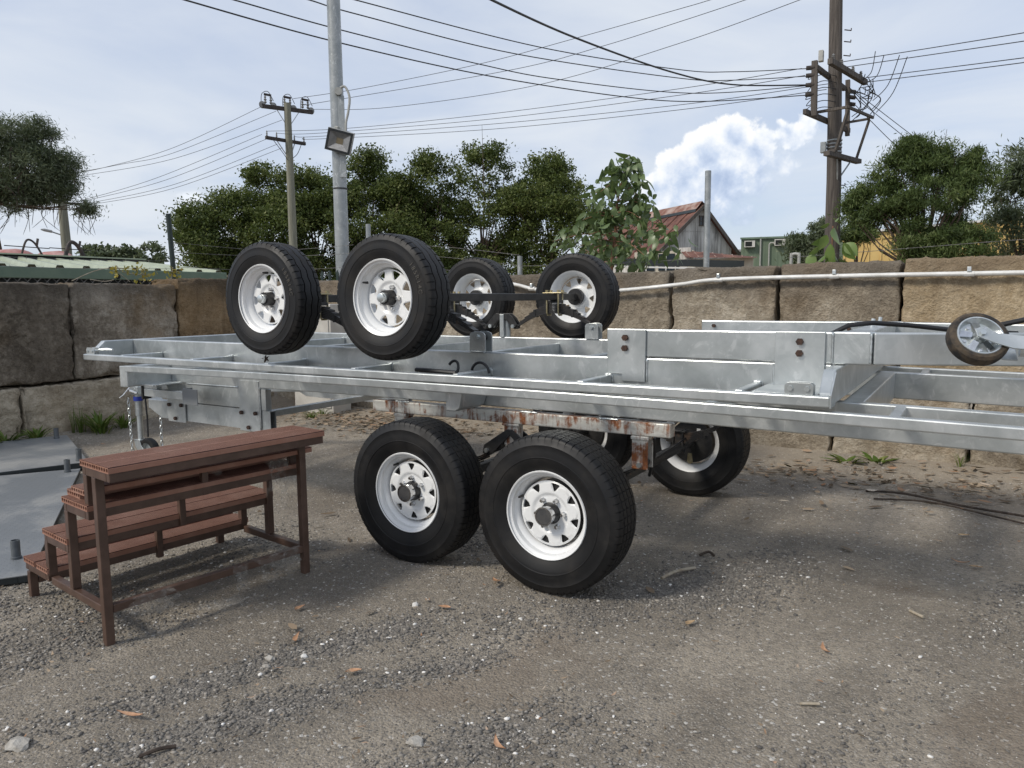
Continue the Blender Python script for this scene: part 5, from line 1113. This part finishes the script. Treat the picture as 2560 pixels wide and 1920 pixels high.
MB().add([(-4.0, 36.65, 0), (6.5, 38.0, 0), (6.5, 38.0, 4.9), (-4.0, 36.65, 4.30)], [(0, 1, 2, 3)]).build('wall', 'yellow_cladding', YB)
for i in range(20):
    x = -3.95+i*.52; y = 36.65+(x+4)*.1286; MB().box(x, x+.06, y-.05, y-.005, 0, 4.0+(x+4)*.057).build('batten', 'yellow_cladding', YB)
MB().bar((-4.05, 36.6, 4.0), (6.5, 37.95, 4.6), .05, .06).build('rail', 'yellow_cladding', YB); MB().bar((-4.1, 36.6, 4.34), (6.6, 37.95, 4.96), .25, .10).build('roof_edge', 'white_trim', YB)
BR = thing('distant_roof', 'small blue-grey roof seen between the old house and the green building', 'roof', (-11.3, 50, 0))
MB().box(-14.0, -9.5, 51, 53, 0, 4.55).build('wall', 'fascia_green', BR); MB().box(-14.2, -9.3, 50.8, 53.2, 4.552, 4.70).build('roof', 'lamp_grey', BR)
VP = MB().tube(spl([(-.745, 8.8, 1.2), (-.745, 8.8, 1.95), (-.735, 8.8, 1.985), (-.69, 8.8, 2.0), (-.645, 8.8, 1.985), (-.635, 8.8, 1.95), (-.635, 8.8, 1.2)], 4), .022, 10).build('vent_pipe', 'pvc_grey', None, 30)
tag(VP, 'grey bent vent pipe poking just above the tan wall left of the seedling', 'pipe')
for i, (y, wd, lab) in enumerate(((6.15, 1.15, 'faded red machine top with pale sides behind the shed ridge, leftmost'), (7.15, .95, 'faded red machine top with a dark folded arm behind the shed ridge'))):
    RM = thing('red_machine', lab, 'machine', (-18.2, y, 0)); rows = []
    for k in range(9):
        a = k/8; rows.append([(-18.2+q, y-wd/2+wd*a, 2.30+.36*math.sin(PI*min(max(a, .02), .98))**.45+(.0 if abs(q) < .3 else -.12)) for q in (-.5, -.25, .25, .5)])
    MB().grid(rows).build('cover', 'faded_red', RM, 40); MB().box(-18.7, -17.7, y-wd/2, y+wd/2, 0, 2.40).build('body', 'faded_red', RM, bevel=.05)
    MB().tube(spl([(-17.6, y-.05, 2.5), (-17.6, y+.08, 2.84), (-17.6, y+.25, 2.80), (-17.6, y+.42, 2.5)]), .05 if i else .025, 8).build('arm', 'machine_dark', RM, 30)
    MB().tube([(-17.6, y+.30, 2.72), (-17.6, y+.34, 2.9)], .03, 6).build('bracket', 'machine_dark', RM, 30); MB().tube([(-17.62, y-.4, 2.70), (-17.62, y+.6, 2.68)], .012, 6).build('hose', 'black_cable', RM, 30)

# ------------------------------------------------------------------ trees
def leaves(cent, l, w, rs, droop=0., up=0.):
    n = len(cent); a = rs.normal(size=(n, 3)); a[:, 2] += up-droop; a /= np.linalg.norm(a, axis=1)[:, None]
    b_ = rs.normal(size=(n, 3)); b_ -= a*(a*b_).sum(1)[:, None]; b_ /= np.linalg.norm(b_, axis=1)[:, None]
    L_ = (l*rs.uniform(.6, 1.35, n))[:, None]; W_ = (w*rs.uniform(.6, 1.3, n))[:, None]
    v = np.stack([cent-a*L_*.5, cent+b_*W_*.5-a*L_*.05, cent+a*L_*.5, cent-b_*W_*.5-a*L_*.05], 1); return v.reshape(-1, 3)
def crown_pts(blobs, per, ncl, sig, rs):
    C_ = []; S_ = []
    for (c, r, wgt) in blobs:
        k = max(3, int(ncl*wgt)); d = rs.normal(size=(k, 3)); d /= np.linalg.norm(d, axis=1)[:, None]; rad = rs.uniform(.15, 1., k)**.45
        cl = np.array(c)+d*rad[:, None]*np.array(r); tone = rs.uniform(.2, .8, k)
        m_ = rs.poisson(per, k)
        for q in range(k):
            s_ = sig*rs.uniform(.6, 1.3); p = cl[q]+rs.normal(size=(m_[q], 3))*np.array([s_, s_, s_*.62]); C_.append(p); S_.append(tone[q]+rs.normal(size=m_[q])*.17)
    return np.concatenate(C_), np.clip(np.concatenate(S_), 0, 1)
def tree(name, label, base, blobs, l, w, mat, per, ncl, sig, seed, trunk=.12, group=None, droop=0., up=0., lean=None, bare=0):
    rs = np.random.RandomState(seed); T = thing(name, label, 'tree', (base[0], base[1], 0), group)
    c, s_ = crown_pts(blobs, per, ncl, sig, rs); v = leaves(c, l, w, rs, droop, up); f_ = np.arange(len(v)).reshape(-1, 4)
    ctr = Vector(v.mean(0)); me = raw_mesh('crown', v-np.array(ctr), f_, mat, np.repeat(s_, 4)); place('crown', me, ctr, T)
    mb = MB(); top = Vector(blobs[0][0]); bs = Vector((base[0], base[1], 0)); fork = bs.lerp(top, .58 if droop == 0 else .80); fork.x += rs.uniform(-.1, .1)
    mb.tube([bs, bs.lerp(fork, .5)+Vector((.05, .03, 0)), fork, top], [trunk, trunk*.85, trunk*.7, trunk*.2], 8); mb.build('trunk', 'bark_brown', T, 40)
    lm = MB()
    for (cc, r, wg) in blobs:
        for q in range(3):
            e = Vector(cc)+Vector(rs.normal(size=3)*np.array(r)*.55); mid = fork.lerp(e, .5)+Vector(rs.normal(size=3)*.12); lm.tube([fork, mid, e], [trunk*.30, trunk*.16, trunk*.04], 6)
    lm.build('limbs', 'bark_brown', T, 40)
    if bare:
        bm_ = MB()
        for q in range(bare):
            cc, r, wg = blobs[rs.randint(len(blobs))]; p = Vector(cc)+Vector((rs.uniform(-1, 1)*r[0], rs.uniform(-1, 1)*r[1], -r[2]*rs.uniform(.5, 1.))); bm_.tube(spl([p, p+Vector((rs.normal()*.1, rs.normal()*.1, -.3)), p+Vector((rs.normal()*.25, rs.normal()*.25, -.75))], 3), [.012]*3+[.008]*3+[.004], 4)
        struct(bm_.build('twigs', 'twig_dark', T), 'stuff')
    return T
ROW = [(560, -28.47, 20.16, 6.30, 1.95), (660, -27.31, 21.66, 7.75, 2.0), (780, -25.86, 23.27, 7.75, 1.95), (920, -23.96, 25.12, 8.55, 1.95), (1060, -21.91, 26.87, 8.4, 1.95), (1200, -19.67, 28.49, 8.85, 2.15), (1370, -16.81, 30.26, 8.40, 2.05)]
WHICH = ['leftmost and lowest', 'second from the left, beside the slim pole,', 'third from the left, between the two poles,', 'fourth from the left, just right of the thick pole,', 'fifth from the left', 'tallest, third from the right end,', 'rightmost, behind the young gum tree,']
for i, (u, x, y, zt_, r_) in enumerate(ROW):
    rs = np.random.RandomState(40+i); bl = []
    zc = (zt_+1.6)/2
    r_ *= 1.22; bl.append(((x, y, zc), (r_*.95, r_*.95, (zt_-1.6)/2*.92), 1.0)); bl.append(((x, y, 2.6), (r_*1.0, r_*1.0, 1.2), .45))
    for k in range(5):
        a = rs.uniform(0, 2*PI); h = rs.uniform(-.5, .78); q = math.sqrt(max(.05, 1-h*h))
        bl.append(((x+r_*.8*q*math.cos(a), y+r_*.8*q*math.sin(a), zc+h*(zt_-1.6)/2), (r_*.42, r_*.42, r_*.36), .26))
    bl.append(((x+rs.uniform(-.5, .5), y, zt_-.45), (r_*.45, r_*.45, .55), .22))
    tree('dense_tree', 'dark green tree in the row, '+WHICH[i].rstrip(','), (x, y), bl, .150, .080, 'foliage_dark', 112, 112 if i != 2 else 82, .25, 100+i, .15, 'row of dark green trees')
tree('drooping_tree', 'tall grey-green drooping tree at the left edge above the shed', (-23.9, 8.6), [((-24.1, 8.3, 5.5), (1.2, 1.2, 1.15), 1.0), ((-23.72, 9.0, 6.35), (.75, .8, .55), .6), ((-23.35, 9.65, 6.65), (.38, .48, .32), .26), ((-23.15, 10.0, 5.6), (.50, .58, .55), .5), ((-23.5, 9.3, 5.55), (.85, .9, .75), .7), ((-23.3, 9.75, 4.85), (.62, .72, .36), .42), ((-22.88, 10.58, 4.40), (.22, .24, .14), .12), ((-23.8, 8.9, 4.65), (.8, .9, .45), .5)], .16, .024, 'foliage_grey', 175, 62, .19, 210, .15, None, .25, 0, None, 70)
tree('feathery_tree', 'large feathery green tree filling the right side above the tan wall', (.5, 15.0), [((.80, 15.0, 3.15), (.85, 1.0, 1.2), 1.), ((.48, 15.0, 4.2), (.50, .6, .45), .35), ((-.40, 14.95, 3.2), (.50, .5, .30), .22), ((1.35, 15.1, 3.8), (.45, .6, .55), .28), ((-.08, 14.9, 3.85), (.26, .35, .42), .14), ((.15, 14.9, 3.4), (.4, .5, .42), .2), ((1.15, 15.0, 2.2), (.95, .8, .6), .5), ((.62, 15.0, 2.45), (.55, .7, .40), .3)]+[((.05+.23*k, 15.0, 4.25+.22*math.sin(k*2.1)+.10*math.cos(k)-.10*abs(k-2)), (.07, .09, .26), .05) for k in range(7)]+[((-.85+.1*k, 14.9, 3.25+.12*k), (.14, .12, .08), .05) for k in range(4)], .105, .020, 'foliage_fresh', 270, 84, .115, 220, .10, 'feathery trees beside the timber pole', 0, .9)
tree('feathery_tree', 'thin feathery tree cut off by the right edge of the view', (2.5, 17.0), [((2.55, 17.0, 3.1), (.95, .9, 1.05), 1.), ((2.2, 16.9, 4.1), (.22, .3, .42), .18), ((2.75, 17.0, 3.9), (.4, .4, .5), .3)], .15, .030, 'foliage_grey', 150, 52, .17, 230, .08, 'feathery trees beside the timber pole', 0, .9)
tree('small_tree', 'small grey-green tree left of the timber pole in front of the green building', (-2.75, 21.65), [((-2.70, 21.65, 2.75), (.80, .7, .75), 1.), ((-2.35, 21.7, 3.35), (.30, .3, .30), .25), ((-3.1, 21.6, 2.9), (.35, .35, .35), .25)], .15, .034, 'foliage_grey', 150, 40, .14, 240, .07, None, 0, .7)
tree('small_tree', 'small bright tree right of the timber pole beside the yellow shed', (-1.55, 22.4), [((-1.60, 22.4, 3.28), (.48, .45, .22), 1.), ((-1.5, 22.4, 3.5), (.25, .25, .15), .3)], .15, .04, 'foliage_fresh', 110, 24, .14, 241, .07, None, 0, .6)
for i, (x, y, z, r_, lab) in enumerate(((-68.2, 36.0, 5.6, 1.7, 'leftmost of three distant trees above the shed roof'), (-66.9, 38.1, 5.5, 1.35, 'middle of three distant trees above the shed roof'), (-66.0, 39.8, 5.5, 2.0, 'rightmost of three distant trees above the shed roof'))):
    tree('distant_tree', lab, (x, y), [((x, y, z), (r_, r_, 1.25), 1.)], .42, .22, 'foliage_grey', 60, 30, .32, 300+i, .2, 'distant trees above the shed')

# young gum: every leaf is its own piece
def leaf_mesh(nm, L_, W_, curl, tip, mat):
    P_ = []; prof = [(0, .04), (.12, .55), (.32, .98), (.52, .96), (.72, .68), (.90, .26), (1, .02)]
    for (u, w_) in prof:
        z = -curl*u*u*L_; P_.append([(u*L_, -w_*W_/2, z+.10*W_*w_), (u*L_, 0, z), (u*L_, w_*W_/2, z+.10*W_*w_)])
    me = MB().grid(P_).mesh(nm, mat, 60); return me
GL = [leaf_mesh('leaf', .135, .066, .45, 1, 'gum_leaf'), leaf_mesh('leaf', .115, .072, .30, 1, 'gum_leaf'), leaf_mesh('leaf', .165, .054, .60, 1, 'gum_leaf'), leaf_mesh('leaf', .095, .064, .22, 1, 'gum_leaf')]
GT = thing('gum_sapling', 'young gum tree with big rounded leaves growing behind the tan wall', 'tree', (-1.84, 4.75, 0))
tk = spl([(-1.84, 4.75, .9), (-1.83, 4.75, 1.7), (-1.79, 4.75, 2.05), (-1.77, 4.74, 2.35), (-1.72, 4.75, 2.62), (-1.68, 4.75, 2.86)], 5)
MB().tube(tk, [.024*(1-.85*i/(len(tk)-1)) for i in range(len(tk))], 8).build('trunk', 'twig_red', GT, 40)
def put_leaf(parent, meshes, p, d, rg, sc=1.):
    o = bpy.data.objects.new('leaf', rg.choice(meshes)); COL.objects.link(o); o.parent = parent
    d = Vector(d).normalized(); q = d.to_track_quat('X', 'Z'); o.rotation_mode = 'QUATERNION'; o.rotation_quaternion = q @ Matrix.Rotation(rg.uniform(-PI, PI), 3, 'X').to_quaternion()
    o.location = Vector(p)-ORG[parent.name]; s_ = sc*rg.uniform(.68, 1.1); o.scale = (s_, s_, s_); return o
rg = random.Random(21); nl = 0
pts_ = []
def in_crown():
    while True:
        z = rg.uniform(1.72, 2.90); 
        if z < 2.20: rad = .82*math.sqrt(max(.10, 1-((z-1.98)/.30)**2))
        else: rad = .47-.32*max(0, (z-2.20)/.7)**1.5
        a = rg.uniform(0, 2*PI); q = math.sqrt(rg.uniform(.10, 1.))*rad
        if rg.random() < (.55 if z > 2.35 else 1.0): return Vector((-1.80+.08*(z-1.7)+q*math.cos(a), 4.75+q*math.sin(a)*.7, z))
for i in range(40):
    e = in_crown(); k0 = min(len(tk)-1, max(3, int((e.z-1.15)/1.75*(len(tk)-1)*rg.uniform(.80, 1.0)))); p = tk[k0]
    bp = spl([p, p.lerp(e, .5)+Vector((0, 0, .05)), e], 4); MB().tube(bp, [.008-.0055*k/(len(bp)-1) for k in range(len(bp))], 5).build('branch', 'twig_red', GT, 40)
    for k in range(7): pts_.append(bp[rg.randrange(3, len(bp))]+Vector((rg.uniform(-.04, .04), rg.uniform(-.04, .04), rg.uniform(-.02, .02))))
def ldir(): return (rg.uniform(-.8, .8), rg.uniform(-.9, .3), rg.uniform(-1.3, -.05))
for q in pts_[:280]: put_leaf(GT, GL, q, ldir(), rg)
mb = MB(); tmp = [[Vector(v.co) for v in g.vertices] for g in GL]; tf = [[tuple(f.vertices) for f in g.polygons] for g in GL]
for i in range(560):
    k = rg.randrange(4); q = in_crown(); qt = Vector(ldir()).normalized().to_track_quat('X', 'Z') @ Matrix.Rotation(rg.uniform(-PI, PI), 3, 'X').to_quaternion(); s_ = rg.uniform(.7, 1.15)
    mb.add([q+qt @ (v*s_) for v in tmp[k]], tf[k])
struct(mb.build('inner_leaves', 'gum_leaf', GT, 60), 'stuff')
BLM = [leaf_mesh('leaf', .16, .115, .2, 1, 'broad_leaf'), leaf_mesh('leaf', .20, .115, .3, 1, 'broad_leaf'), leaf_mesh('leaf', .11, .085, .1, 1, 'broad_leaf')]
SD = thing('seedling', 'broad-leaved seedling sprouting on top of the tan wall below the timber pole', 'plant', (.50, 4.40, 1.6))
MB().tube(spl([(.52, 4.42, 1.58), (.50, 4.41, 1.78), (.50, 4.40, 2.00)]), [.010]*7+[.006]*6, 6).build('stem', 'twig_red', SD, 40)
for (dx, dz, ax, az, k, sc) in ((-.01, .22, .05, -1, 1, 1.1), (-.04, .30, -.3, -.9, 1, 1.0), (.02, .36, .1, -1, 1, 1.0), (-.06, .26, -1, -.55, 0, 1.0), (-.10, .20, -.8, -.8, 2, 1.0), (-.14, .13, -.5, -1, 0, .8), (.10, .22, .55, -1, 0, 1.1), (.12, .22, .8, -.9, 0, 1.0), (.03, .12, .4, -1, 2, 1.), (-.05, .12, -.5, -.9, 1, .8), (.06, .08, .9, -.4, 2, 1.), (-.02, .40, -.6, -.3, 2, .8), (.02, .42, .5, .2, 2, .6), (-.10, .05, -1, -.4, 2, .8), (.12, .04, 1, -.5, 2, .7), (-.02, .10, 0, -1, 1, .9)):
    o = put_leaf(SD, [BLM[k]], (.50+dx, 4.36, 1.62+dz), (ax, -.35, az), rg, sc)

# ------------------------------------------------------------------ weeds, vine
def tuft(label, x, y, n, h, spread, broad, seed, mat='grass', z=None):
    rs = np.random.RandomState(seed); mb = MB(); sh = []
    z0 = gz(x, y)-.01 if z is None else z
    for i in range(n):
        a = rs.uniform(0, 2*PI); r0 = rs.uniform(0, spread*.4); p = Vector((x+r0*math.cos(a), y+r0*math.sin(a), z0)); hh = 1.25*h*rs.uniform(.5, 1.1); out_ = 1.1*spread*rs.uniform(.3, 1.0); w_ = broad*rs.uniform(.7, 1.3)
        d = Vector((math.cos(a), math.sin(a), 0)); s_ = Vector((-d.y, d.x, 0)); rows = []
        for k in range(5):
            t_ = k/4; c = p+d*(out_*t_*t_)+Vector((0, 0, hh*(t_-.35*t_*t_*(out_/spread)))); ww = w_*(1-t_)**.7*(.5+1.2*t_ if broad > .012 else 1); rows.append([c-s_*ww, c+s_*ww])
        mb.grid(rows); sh += [rs.uniform(.2, 1.)]*10
    o = mb.build('weed_clump', mat, None, 50); at = o.data.attributes.new('shade', 'FLOAT', 'POINT'); at.data.foreach_set('value', np.array(sh, dtype=np.float32)); return tag(o, label, 'weed', 'weeds along the walls')
tuft('leafy weed at the left edge beyond the steel panels', -6.2, .45, 34, .16, .22, .018, 1); tuft('weed clump behind the far pipe stub of the steel panels', -6.15, .72, 30, .14, .20, .016, 2)
tuft('thin upright grass blades against the dark wall', -6.25, 1.12, 16, .34, .06, .004, 3); tuft('largest bushy weed at the foot of the dark wall', -6.12, 1.33, 60, .22, .26, .015, 4); tuft('tall grass tuft just left of the bushy weed by the dark wall', -6.25, 1.20, 26, .30, .12, .005, 5); tuft('low weed trailing right of the bushy weed by the dark wall', -6.2, 1.62, 30, .16, .2, .014, 6)
tuft('grass tuft seen beneath the trailers, left of the leaf litter', -4.95, 3.15, 34, .12, .22, .006, 7); tuft('second grass tuft in the shade beneath the trailers near the wall corner', -5.0, 3.42, 30, .13, .18, .006, 8)
tuft('flat broad-leaved weed at the foot of the tan wall on the right', .80, 3.62, 14, .07, .20, .030, 9); tuft('flat broad-leaved weed next to the right wheel against the tan wall', 1.02, 3.68, 12, .07, .18, .028, 10); tuft('small grass tuft at the joint of the tan wall on the right', 1.60, 3.76, 16, .13, .08, .004, 11)
VN = thing('dry_vine', 'yellowing vine straggling along the top of the dark left wall', 'plant', (-6.6, 2.1, 1.58)); rs = np.random.RandomState(3)
stems = [[(-6.6, 1.40, 1.60), (-6.6, 1.62, 1.70), (-6.6, 1.80, 1.745), (-6.6, 2.05, 1.75)], [(-6.6, 2.05, 1.60), (-6.6, 1.95, 1.68), (-6.6, 1.86, 1.75)], [(-6.6, 2.22, 1.60), (-6.6, 2.22, 1.70), (-6.6, 2.19, 1.78)], [(-6.6, 2.56, 1.60), (-6.6, 2.58, 1.70), (-6.6, 2.60, 1.78)], [(-6.6, 1.6, 1.62), (-6.6, 1.75, 1.60), (-6.6, 1.86, 1.62)], [(-6.6, 2.3, 1.68), (-6.6, 2.0, 1.70), (-6.6, 1.9, 1.78)]]
for s_ in stems: MB().tube(spl(s_, 5), .0045, 5).build('stem', 'stick_pale', VN)
cs = np.concatenate([np.array([-6.58, y, z])+rs.normal(size=(k, 3))*np.array([.02, .05, .035]) for (y, z, k) in ((1.92, 1.72, 20), (2.05, 1.73, 16), (2.21, 1.72, 22), (2.20, 1.64, 14), (2.59, 1.72, 26), (2.60, 1.64, 10), (2.36, 1.68, 5))])
v = leaves(cs, .055, .036, rs); c0 = v.mean(0); place('vine_leaves', raw_mesh('vine_leaves', v-c0, np.arange(len(v)).reshape(-1, 4), 'yellow_vine', np.repeat(rs.uniform(0, 1, len(cs)), 4)), Vector(c0), VN)['kind'] = 'stuff'

# ------------------------------------------------------------------ gravel, litter, sticks
bm = bmesh.new(); bmesh.ops.create_icosphere(bm, subdivisions=1, radius=1.0); iv = np.array([v.co[:] for v in bm.verts]); bm.faces.ensure_lookup_table(); iF = np.array([[v.index for v in f.verts] for f in bm.faces]); bm.free()
GZ = {}
def gzv(x, y): return np.array([gz(a, b_) for a, b_ in zip(x, y)])
def windrow(x, y): return np.array([gravelly(a, b_) for a, b_ in zip(x, y)])
oV = np.array([(1, 0, 0), (-1, 0, 0), (0, 1, 0), (0, -1, 0), (0, 0, 1), (0, 0, -1)], float); oF = np.array([(0, 2, 4), (2, 1, 4), (1, 3, 4), (3, 0, 4), (2, 0, 5), (1, 2, 5), (3, 1, 5), (0, 3, 5)])
def stones(name, n, x0, x1, y0, y1, smin, smax, seed, thr, white, expo=2.2, iv=iv, iF=iF):
    rs = np.random.RandomState(seed); m_ = 1 if thr < -5 else 4; x = rs.uniform(x0, x1, n*m_); y = rs.uniform(y0, y1, n*m_); k = (windrow(x, y) if thr > -5 else 0)+rs.normal(size=n*m_)*.20 > thr
    x, y = x[k][:n], y[k][:n]; n = len(x); s_ = smin+(smax-smin)*rs.uniform(0, 1, n)**expo
    sh = np.clip(rs.beta(2.0, 2.6, n)*.86, 0, .9); sh[rs.uniform(size=n) < white] = 1.0
    base = iv[None]*(1+.28*rs.normal(size=(n, len(iv), 1)).clip(-1.3, 1.3)); sc = np.stack([rs.uniform(.7, 1.35, n), rs.uniform(.6, 1.05, n), rs.uniform(.35, .75, n)], 1)*s_[:, None]*.5
    base = base*sc[:, None]; a = rs.uniform(0, 2*PI, n); c_, s2 = np.cos(a)[:, None], np.sin(a)[:, None]
    V = np.stack([base[..., 0]*c_-base[..., 1]*s2, base[..., 0]*s2+base[..., 1]*c_, base[..., 2]], -1); V += np.stack([x, y, gzv(x, y)+s_*.10], 1)[:, None]
    FF_ = (iF[None]+(np.arange(n)*len(iv))[:, None, None]).reshape(-1, 3)
    me = raw_mesh(name, V.reshape(-1, 3), FF_, 'gravel', np.repeat(sh, len(iv))); return struct(place(name, me, (0, 0, 0)), 'stuff')
o = stones('gravel', 36000, -2.9, 2.3, -2.6, 1.2, .004, .020, 1, .22, .03); tag(o, 'loose grey gravel swept into rows on the yard in front', 'gravel')
o = stones('fine_gravel', 30000, -6.2, 2.6, -2.6, 3.7, .003, .011, 2, -.25, .04); tag(o, 'fine grit scattered over the whole yard', 'gravel')
o = stones('grit', 60000, -2.6, 2.2, -2.5, .9, .0025, .008, 8, -9., .035, 1.6, oV, oF); tag(o, 'tiny stone grains packed into the yard surface in the foreground', 'gravel')
o = stones('coarse_gravel', 500, -2.0, 2.0, -2.4, .8, .014, .030, 3, .55, .05, 3.0); tag(o, 'coarser stones lying among the loose gravel in front', 'gravel')
HL = MB()
for k in range(4):
    a = k*1.3; HL.grid([[(x*math.cos(a)-y*math.sin(a)*.3+.006*k, y*.8, -abs(x)*.4+x*math.sin(a)) for x in (-.022, -.008, .008, .022)] for y in (-.009, 0, .009)])
o = HL.map(lambda v: (-1.868+v.x, -.035+v.y, 1.043+v.z)).build('dead_leaf', 'twig_dark', None, 60); tag(o, 'crumpled dead leaf caught under the left upturned wheel', 'leaf')
def litter(name, zones, seed, l, w, label):
    rs = np.random.RandomState(seed); V = []; Fc = []; S_ = []; k = 0
    for (cx, cy, rx, ry, n) in zones:
        for i in range(n):
            x = cx+rs.normal()*rx; y = cy+rs.normal()*ry
            if y > 3.78 or x < -6.3: continue
            a = rs.uniform(0, 2*PI); L_ = l*rs.uniform(.45, 1.3); W_ = w*rs.uniform(.6, 1.3); d = np.array([math.cos(a), math.sin(a), 0]); s_ = np.array([-d[1], d[0], 0]); b0 = np.array([x, y, gz(x, y)+rs.uniform(.004, .022)]); cu = rs.uniform(-.01, .016); tl = rs.normal()*.3
            pts = []
            for t_, ww in ((-.5, .06), (-.18, .95), (.2, .8), (.5, .05)):
                for sg in (-1, 1): q = b0+d*L_*t_+s_*sg*W_*ww*.5; q[2] += abs(t_)*abs(cu)*2+sg*ww*W_*tl*.5+.003*ww; pts.append(q)
            V += pts; Fc += [[k, k+1, k+3, k+2], [k+2, k+3, k+5, k+4], [k+4, k+5, k+7, k+6]]; k += 8; S_ += [rs.uniform(0, 1)]*8
    me = raw_mesh(name, np.array(V), np.array(Fc), 'dry_leaves', np.array(S_)); return tag(struct(place(name, me, (0, 0, 0)), 'stuff'), label, 'leaf litter')
litter('leaf_litter', [(-4.2, 3.2, .55, .30, 520), (-3.4, 3.1, .6, .35, 260), (-5.0, 3.4, .5, .2, 120), (-2.2, 3.3, .8, .25, 160), (0.2, 3.0, .7, .35, 170), (1.5, 3.2, .6, .35, 260), (-1.0, 1.6, 1.8, 1.1, 70)], 5, .085, .026, 'dry brown gum leaves and bark littering the ground by the walls')
litter('bark_chips', [(.0, .2, 2.2, 1.4, 420), (-.4, -1.2, 1.2, .7, 260), (1.2, 2.2, .9, .7, 260)], 6, .028, .007, 'tiny pale straw and bark chips strewn over the gravel')
LM = []
for i, (L_, W_, c_) in enumerate(((.085, .020, .5), (.06, .026, .3), (.10, .018, .6))):
    P_ = []
    for (u, w_) in ((0, .03), (.15, .5), (.35, 1), (.6, .9), (.85, .4), (1, .02)): P_.append([((u-.5)*L_, -w_*W_/2+.012*math.sin(u*3), .004+c_*(u-.5)**2*L_), ((u-.5)*L_, .012*math.sin(u*3), .001+c_*(u-.5)**2*L_), ((u-.5)*L_, w_*W_/2+.012*math.sin(u*3), .005+c_*(u-.5)**2*L_)])
    LM.append(P_)
simple('leaf_orange', (.36, .19, .10), (.50, .30, .18), 40., .6); simple('leaf_tan', (.42, .30, .17), (.30, .20, .11), 40., .7)
LV = [(-.67, -1.65, 2, .3, 'long orange-tan dry leaf in the lower left foreground'), (-.61, -.98, 0, 2.2, 'orange dry leaf on the gravel row left of centre'), (-.85, -.75, 1, 1.6, 'small orange leaf below the bottom rail of the brown steps'), (-.23, -1.06, 1, .8, 'rust-coloured leaf right of the gravel row in the foreground'), (-.28, -.44, 1, .2, 'little orange leaf left of the nearest big wheel'), (-.27, -.03, 1, 2.8, 'orange leaf at the foot of the nearest big wheel'), (.47, -1.15, 0, 2.5, 'pale orange leaf at the bottom centre of the view'), (1.22, .01, 0, 2.0, 'bright orange leaf on bare ground at right'), (.70, -.04, 1, 1.2, 'tan leaf fragment on the gravel in the middle'), (1.65, 1.87, 1, .4, 'orange leaf in the trailer shadow at right'), (1.71, 1.33, 1, .1, 'upper of two tan leaves lying together at the right edge'), (1.64, 1.38, 0, 2.9, 'lower of two tan leaves lying together at the right edge')]
for i, (x, y, k, a, lab) in enumerate(LV):
    o = MB().grid(LM[k]).map(lambda v: (x+v.x*math.cos(a)-v.y*math.sin(a), y+v.x*math.sin(a)+v.y*math.cos(a), gz(x, y)+.012+v.z)).build('dry_leaf', 'leaf_tan' if k == 1 and i > 7 else 'leaf_orange', None, 60); tag(o, lab, 'leaf', 'single dry leaves on the gravel')
def stick(label, pts, r_, mat):
    o = MB().tube(spl([(x, y, gz(x, y)+.008+h) for x, y, h in pts], 4), r_, 6).build('stick', mat, None, 40); tag(o, label, 'stick', 'sticks on the ground')
stick('short pale stick on the bare ground at lower right', [(1.21, -.44, 0), (1.265, -.41, .004)], .005, 'stick_pale'); stick('pale stick on the dusty track at right', [(1.465, .605, 0), (1.52, .555, .003)], .006, 'stick_pale')
stick('small dark forked twig right of the nearest big wheel', [(.45, .86, 0), (.485, .90, .012), (.52, .89, 0)], .007, 'twig_dark'); stick('long thin branch lying across the ground at right', [(1.05, 2.70, .0), (1.3, 2.66, .02), (1.62, 2.56, .01), (1.98, 2.45, .02), (2.3, 2.38, 0)], .008, 'twig_dark')
stick('second long twig crossing the thin branch at right', [(1.12, 2.5, .0), (1.45, 2.52, .02), (1.75, 2.42, .01), (2.2, 2.2, 0)], .006, 'twig_dark'); stick('dark twig in the lower left foreground', [(-.44, -1.76, 0), (-.415, -1.71, .006), (-.39, -1.67, 0)], .006, 'twig_dark'); stick('curved strip of bark right of the nearest big wheel', [(.40, .42, 0), (.44, .52, .014), (.49, .66, 0)], .008, 'stick_pale')
def rock(label, x, y, sx, sy, sz, mat, seed, dz=.0):
    bm = bmesh.new(); bmesh.ops.create_icosphere(bm, subdivisions=2, radius=1.0)
    for v in bm.verts: q = v.co*(1+.35*mnoise.noise(v.co*1.6+Vector((seed, 0, 0)))+.12*mnoise.noise(v.co*5+Vector((seed, 3, 0)))); v.co = Vector((q.x*sx, q.y*sy, q.z*sz))
    me = bpy.data.meshes.new('rock'); bm.to_mesh(me); bm.free(); me.materials.append(MAT[mat]); o = place('rock', me, (x, y, gz(x, y)+sz*.35+dz)); tag(o, label, 'rock', 'larger stones on the yard')
rock('large flat pale stone in the bottom left corner', -.83, -1.92, .045, .030, .016, 'rock_pale', 1); rock('broad grey stone in the bottom foreground, right of centre', .23, -1.27, .030, .024, .012, 'rock_pale', 2); rock('chunky white stone between the steps and the nearest big wheel', -.43, -.46, .018, .014, .014, 'rock_white', 3)
rock('white stone on the gravel row in the foreground', -.50, -1.05, .015, .012, .009, 'rock_white', 4); rock('biggest grey stone of the gravel row in the foreground', -.60, -1.13, .022, .014, .011, 'rock_pale', 5); rock('flat grey stone at the near end of the gravel row', -.56, -1.18, .020, .013, .009, 'rock_pale', 6)
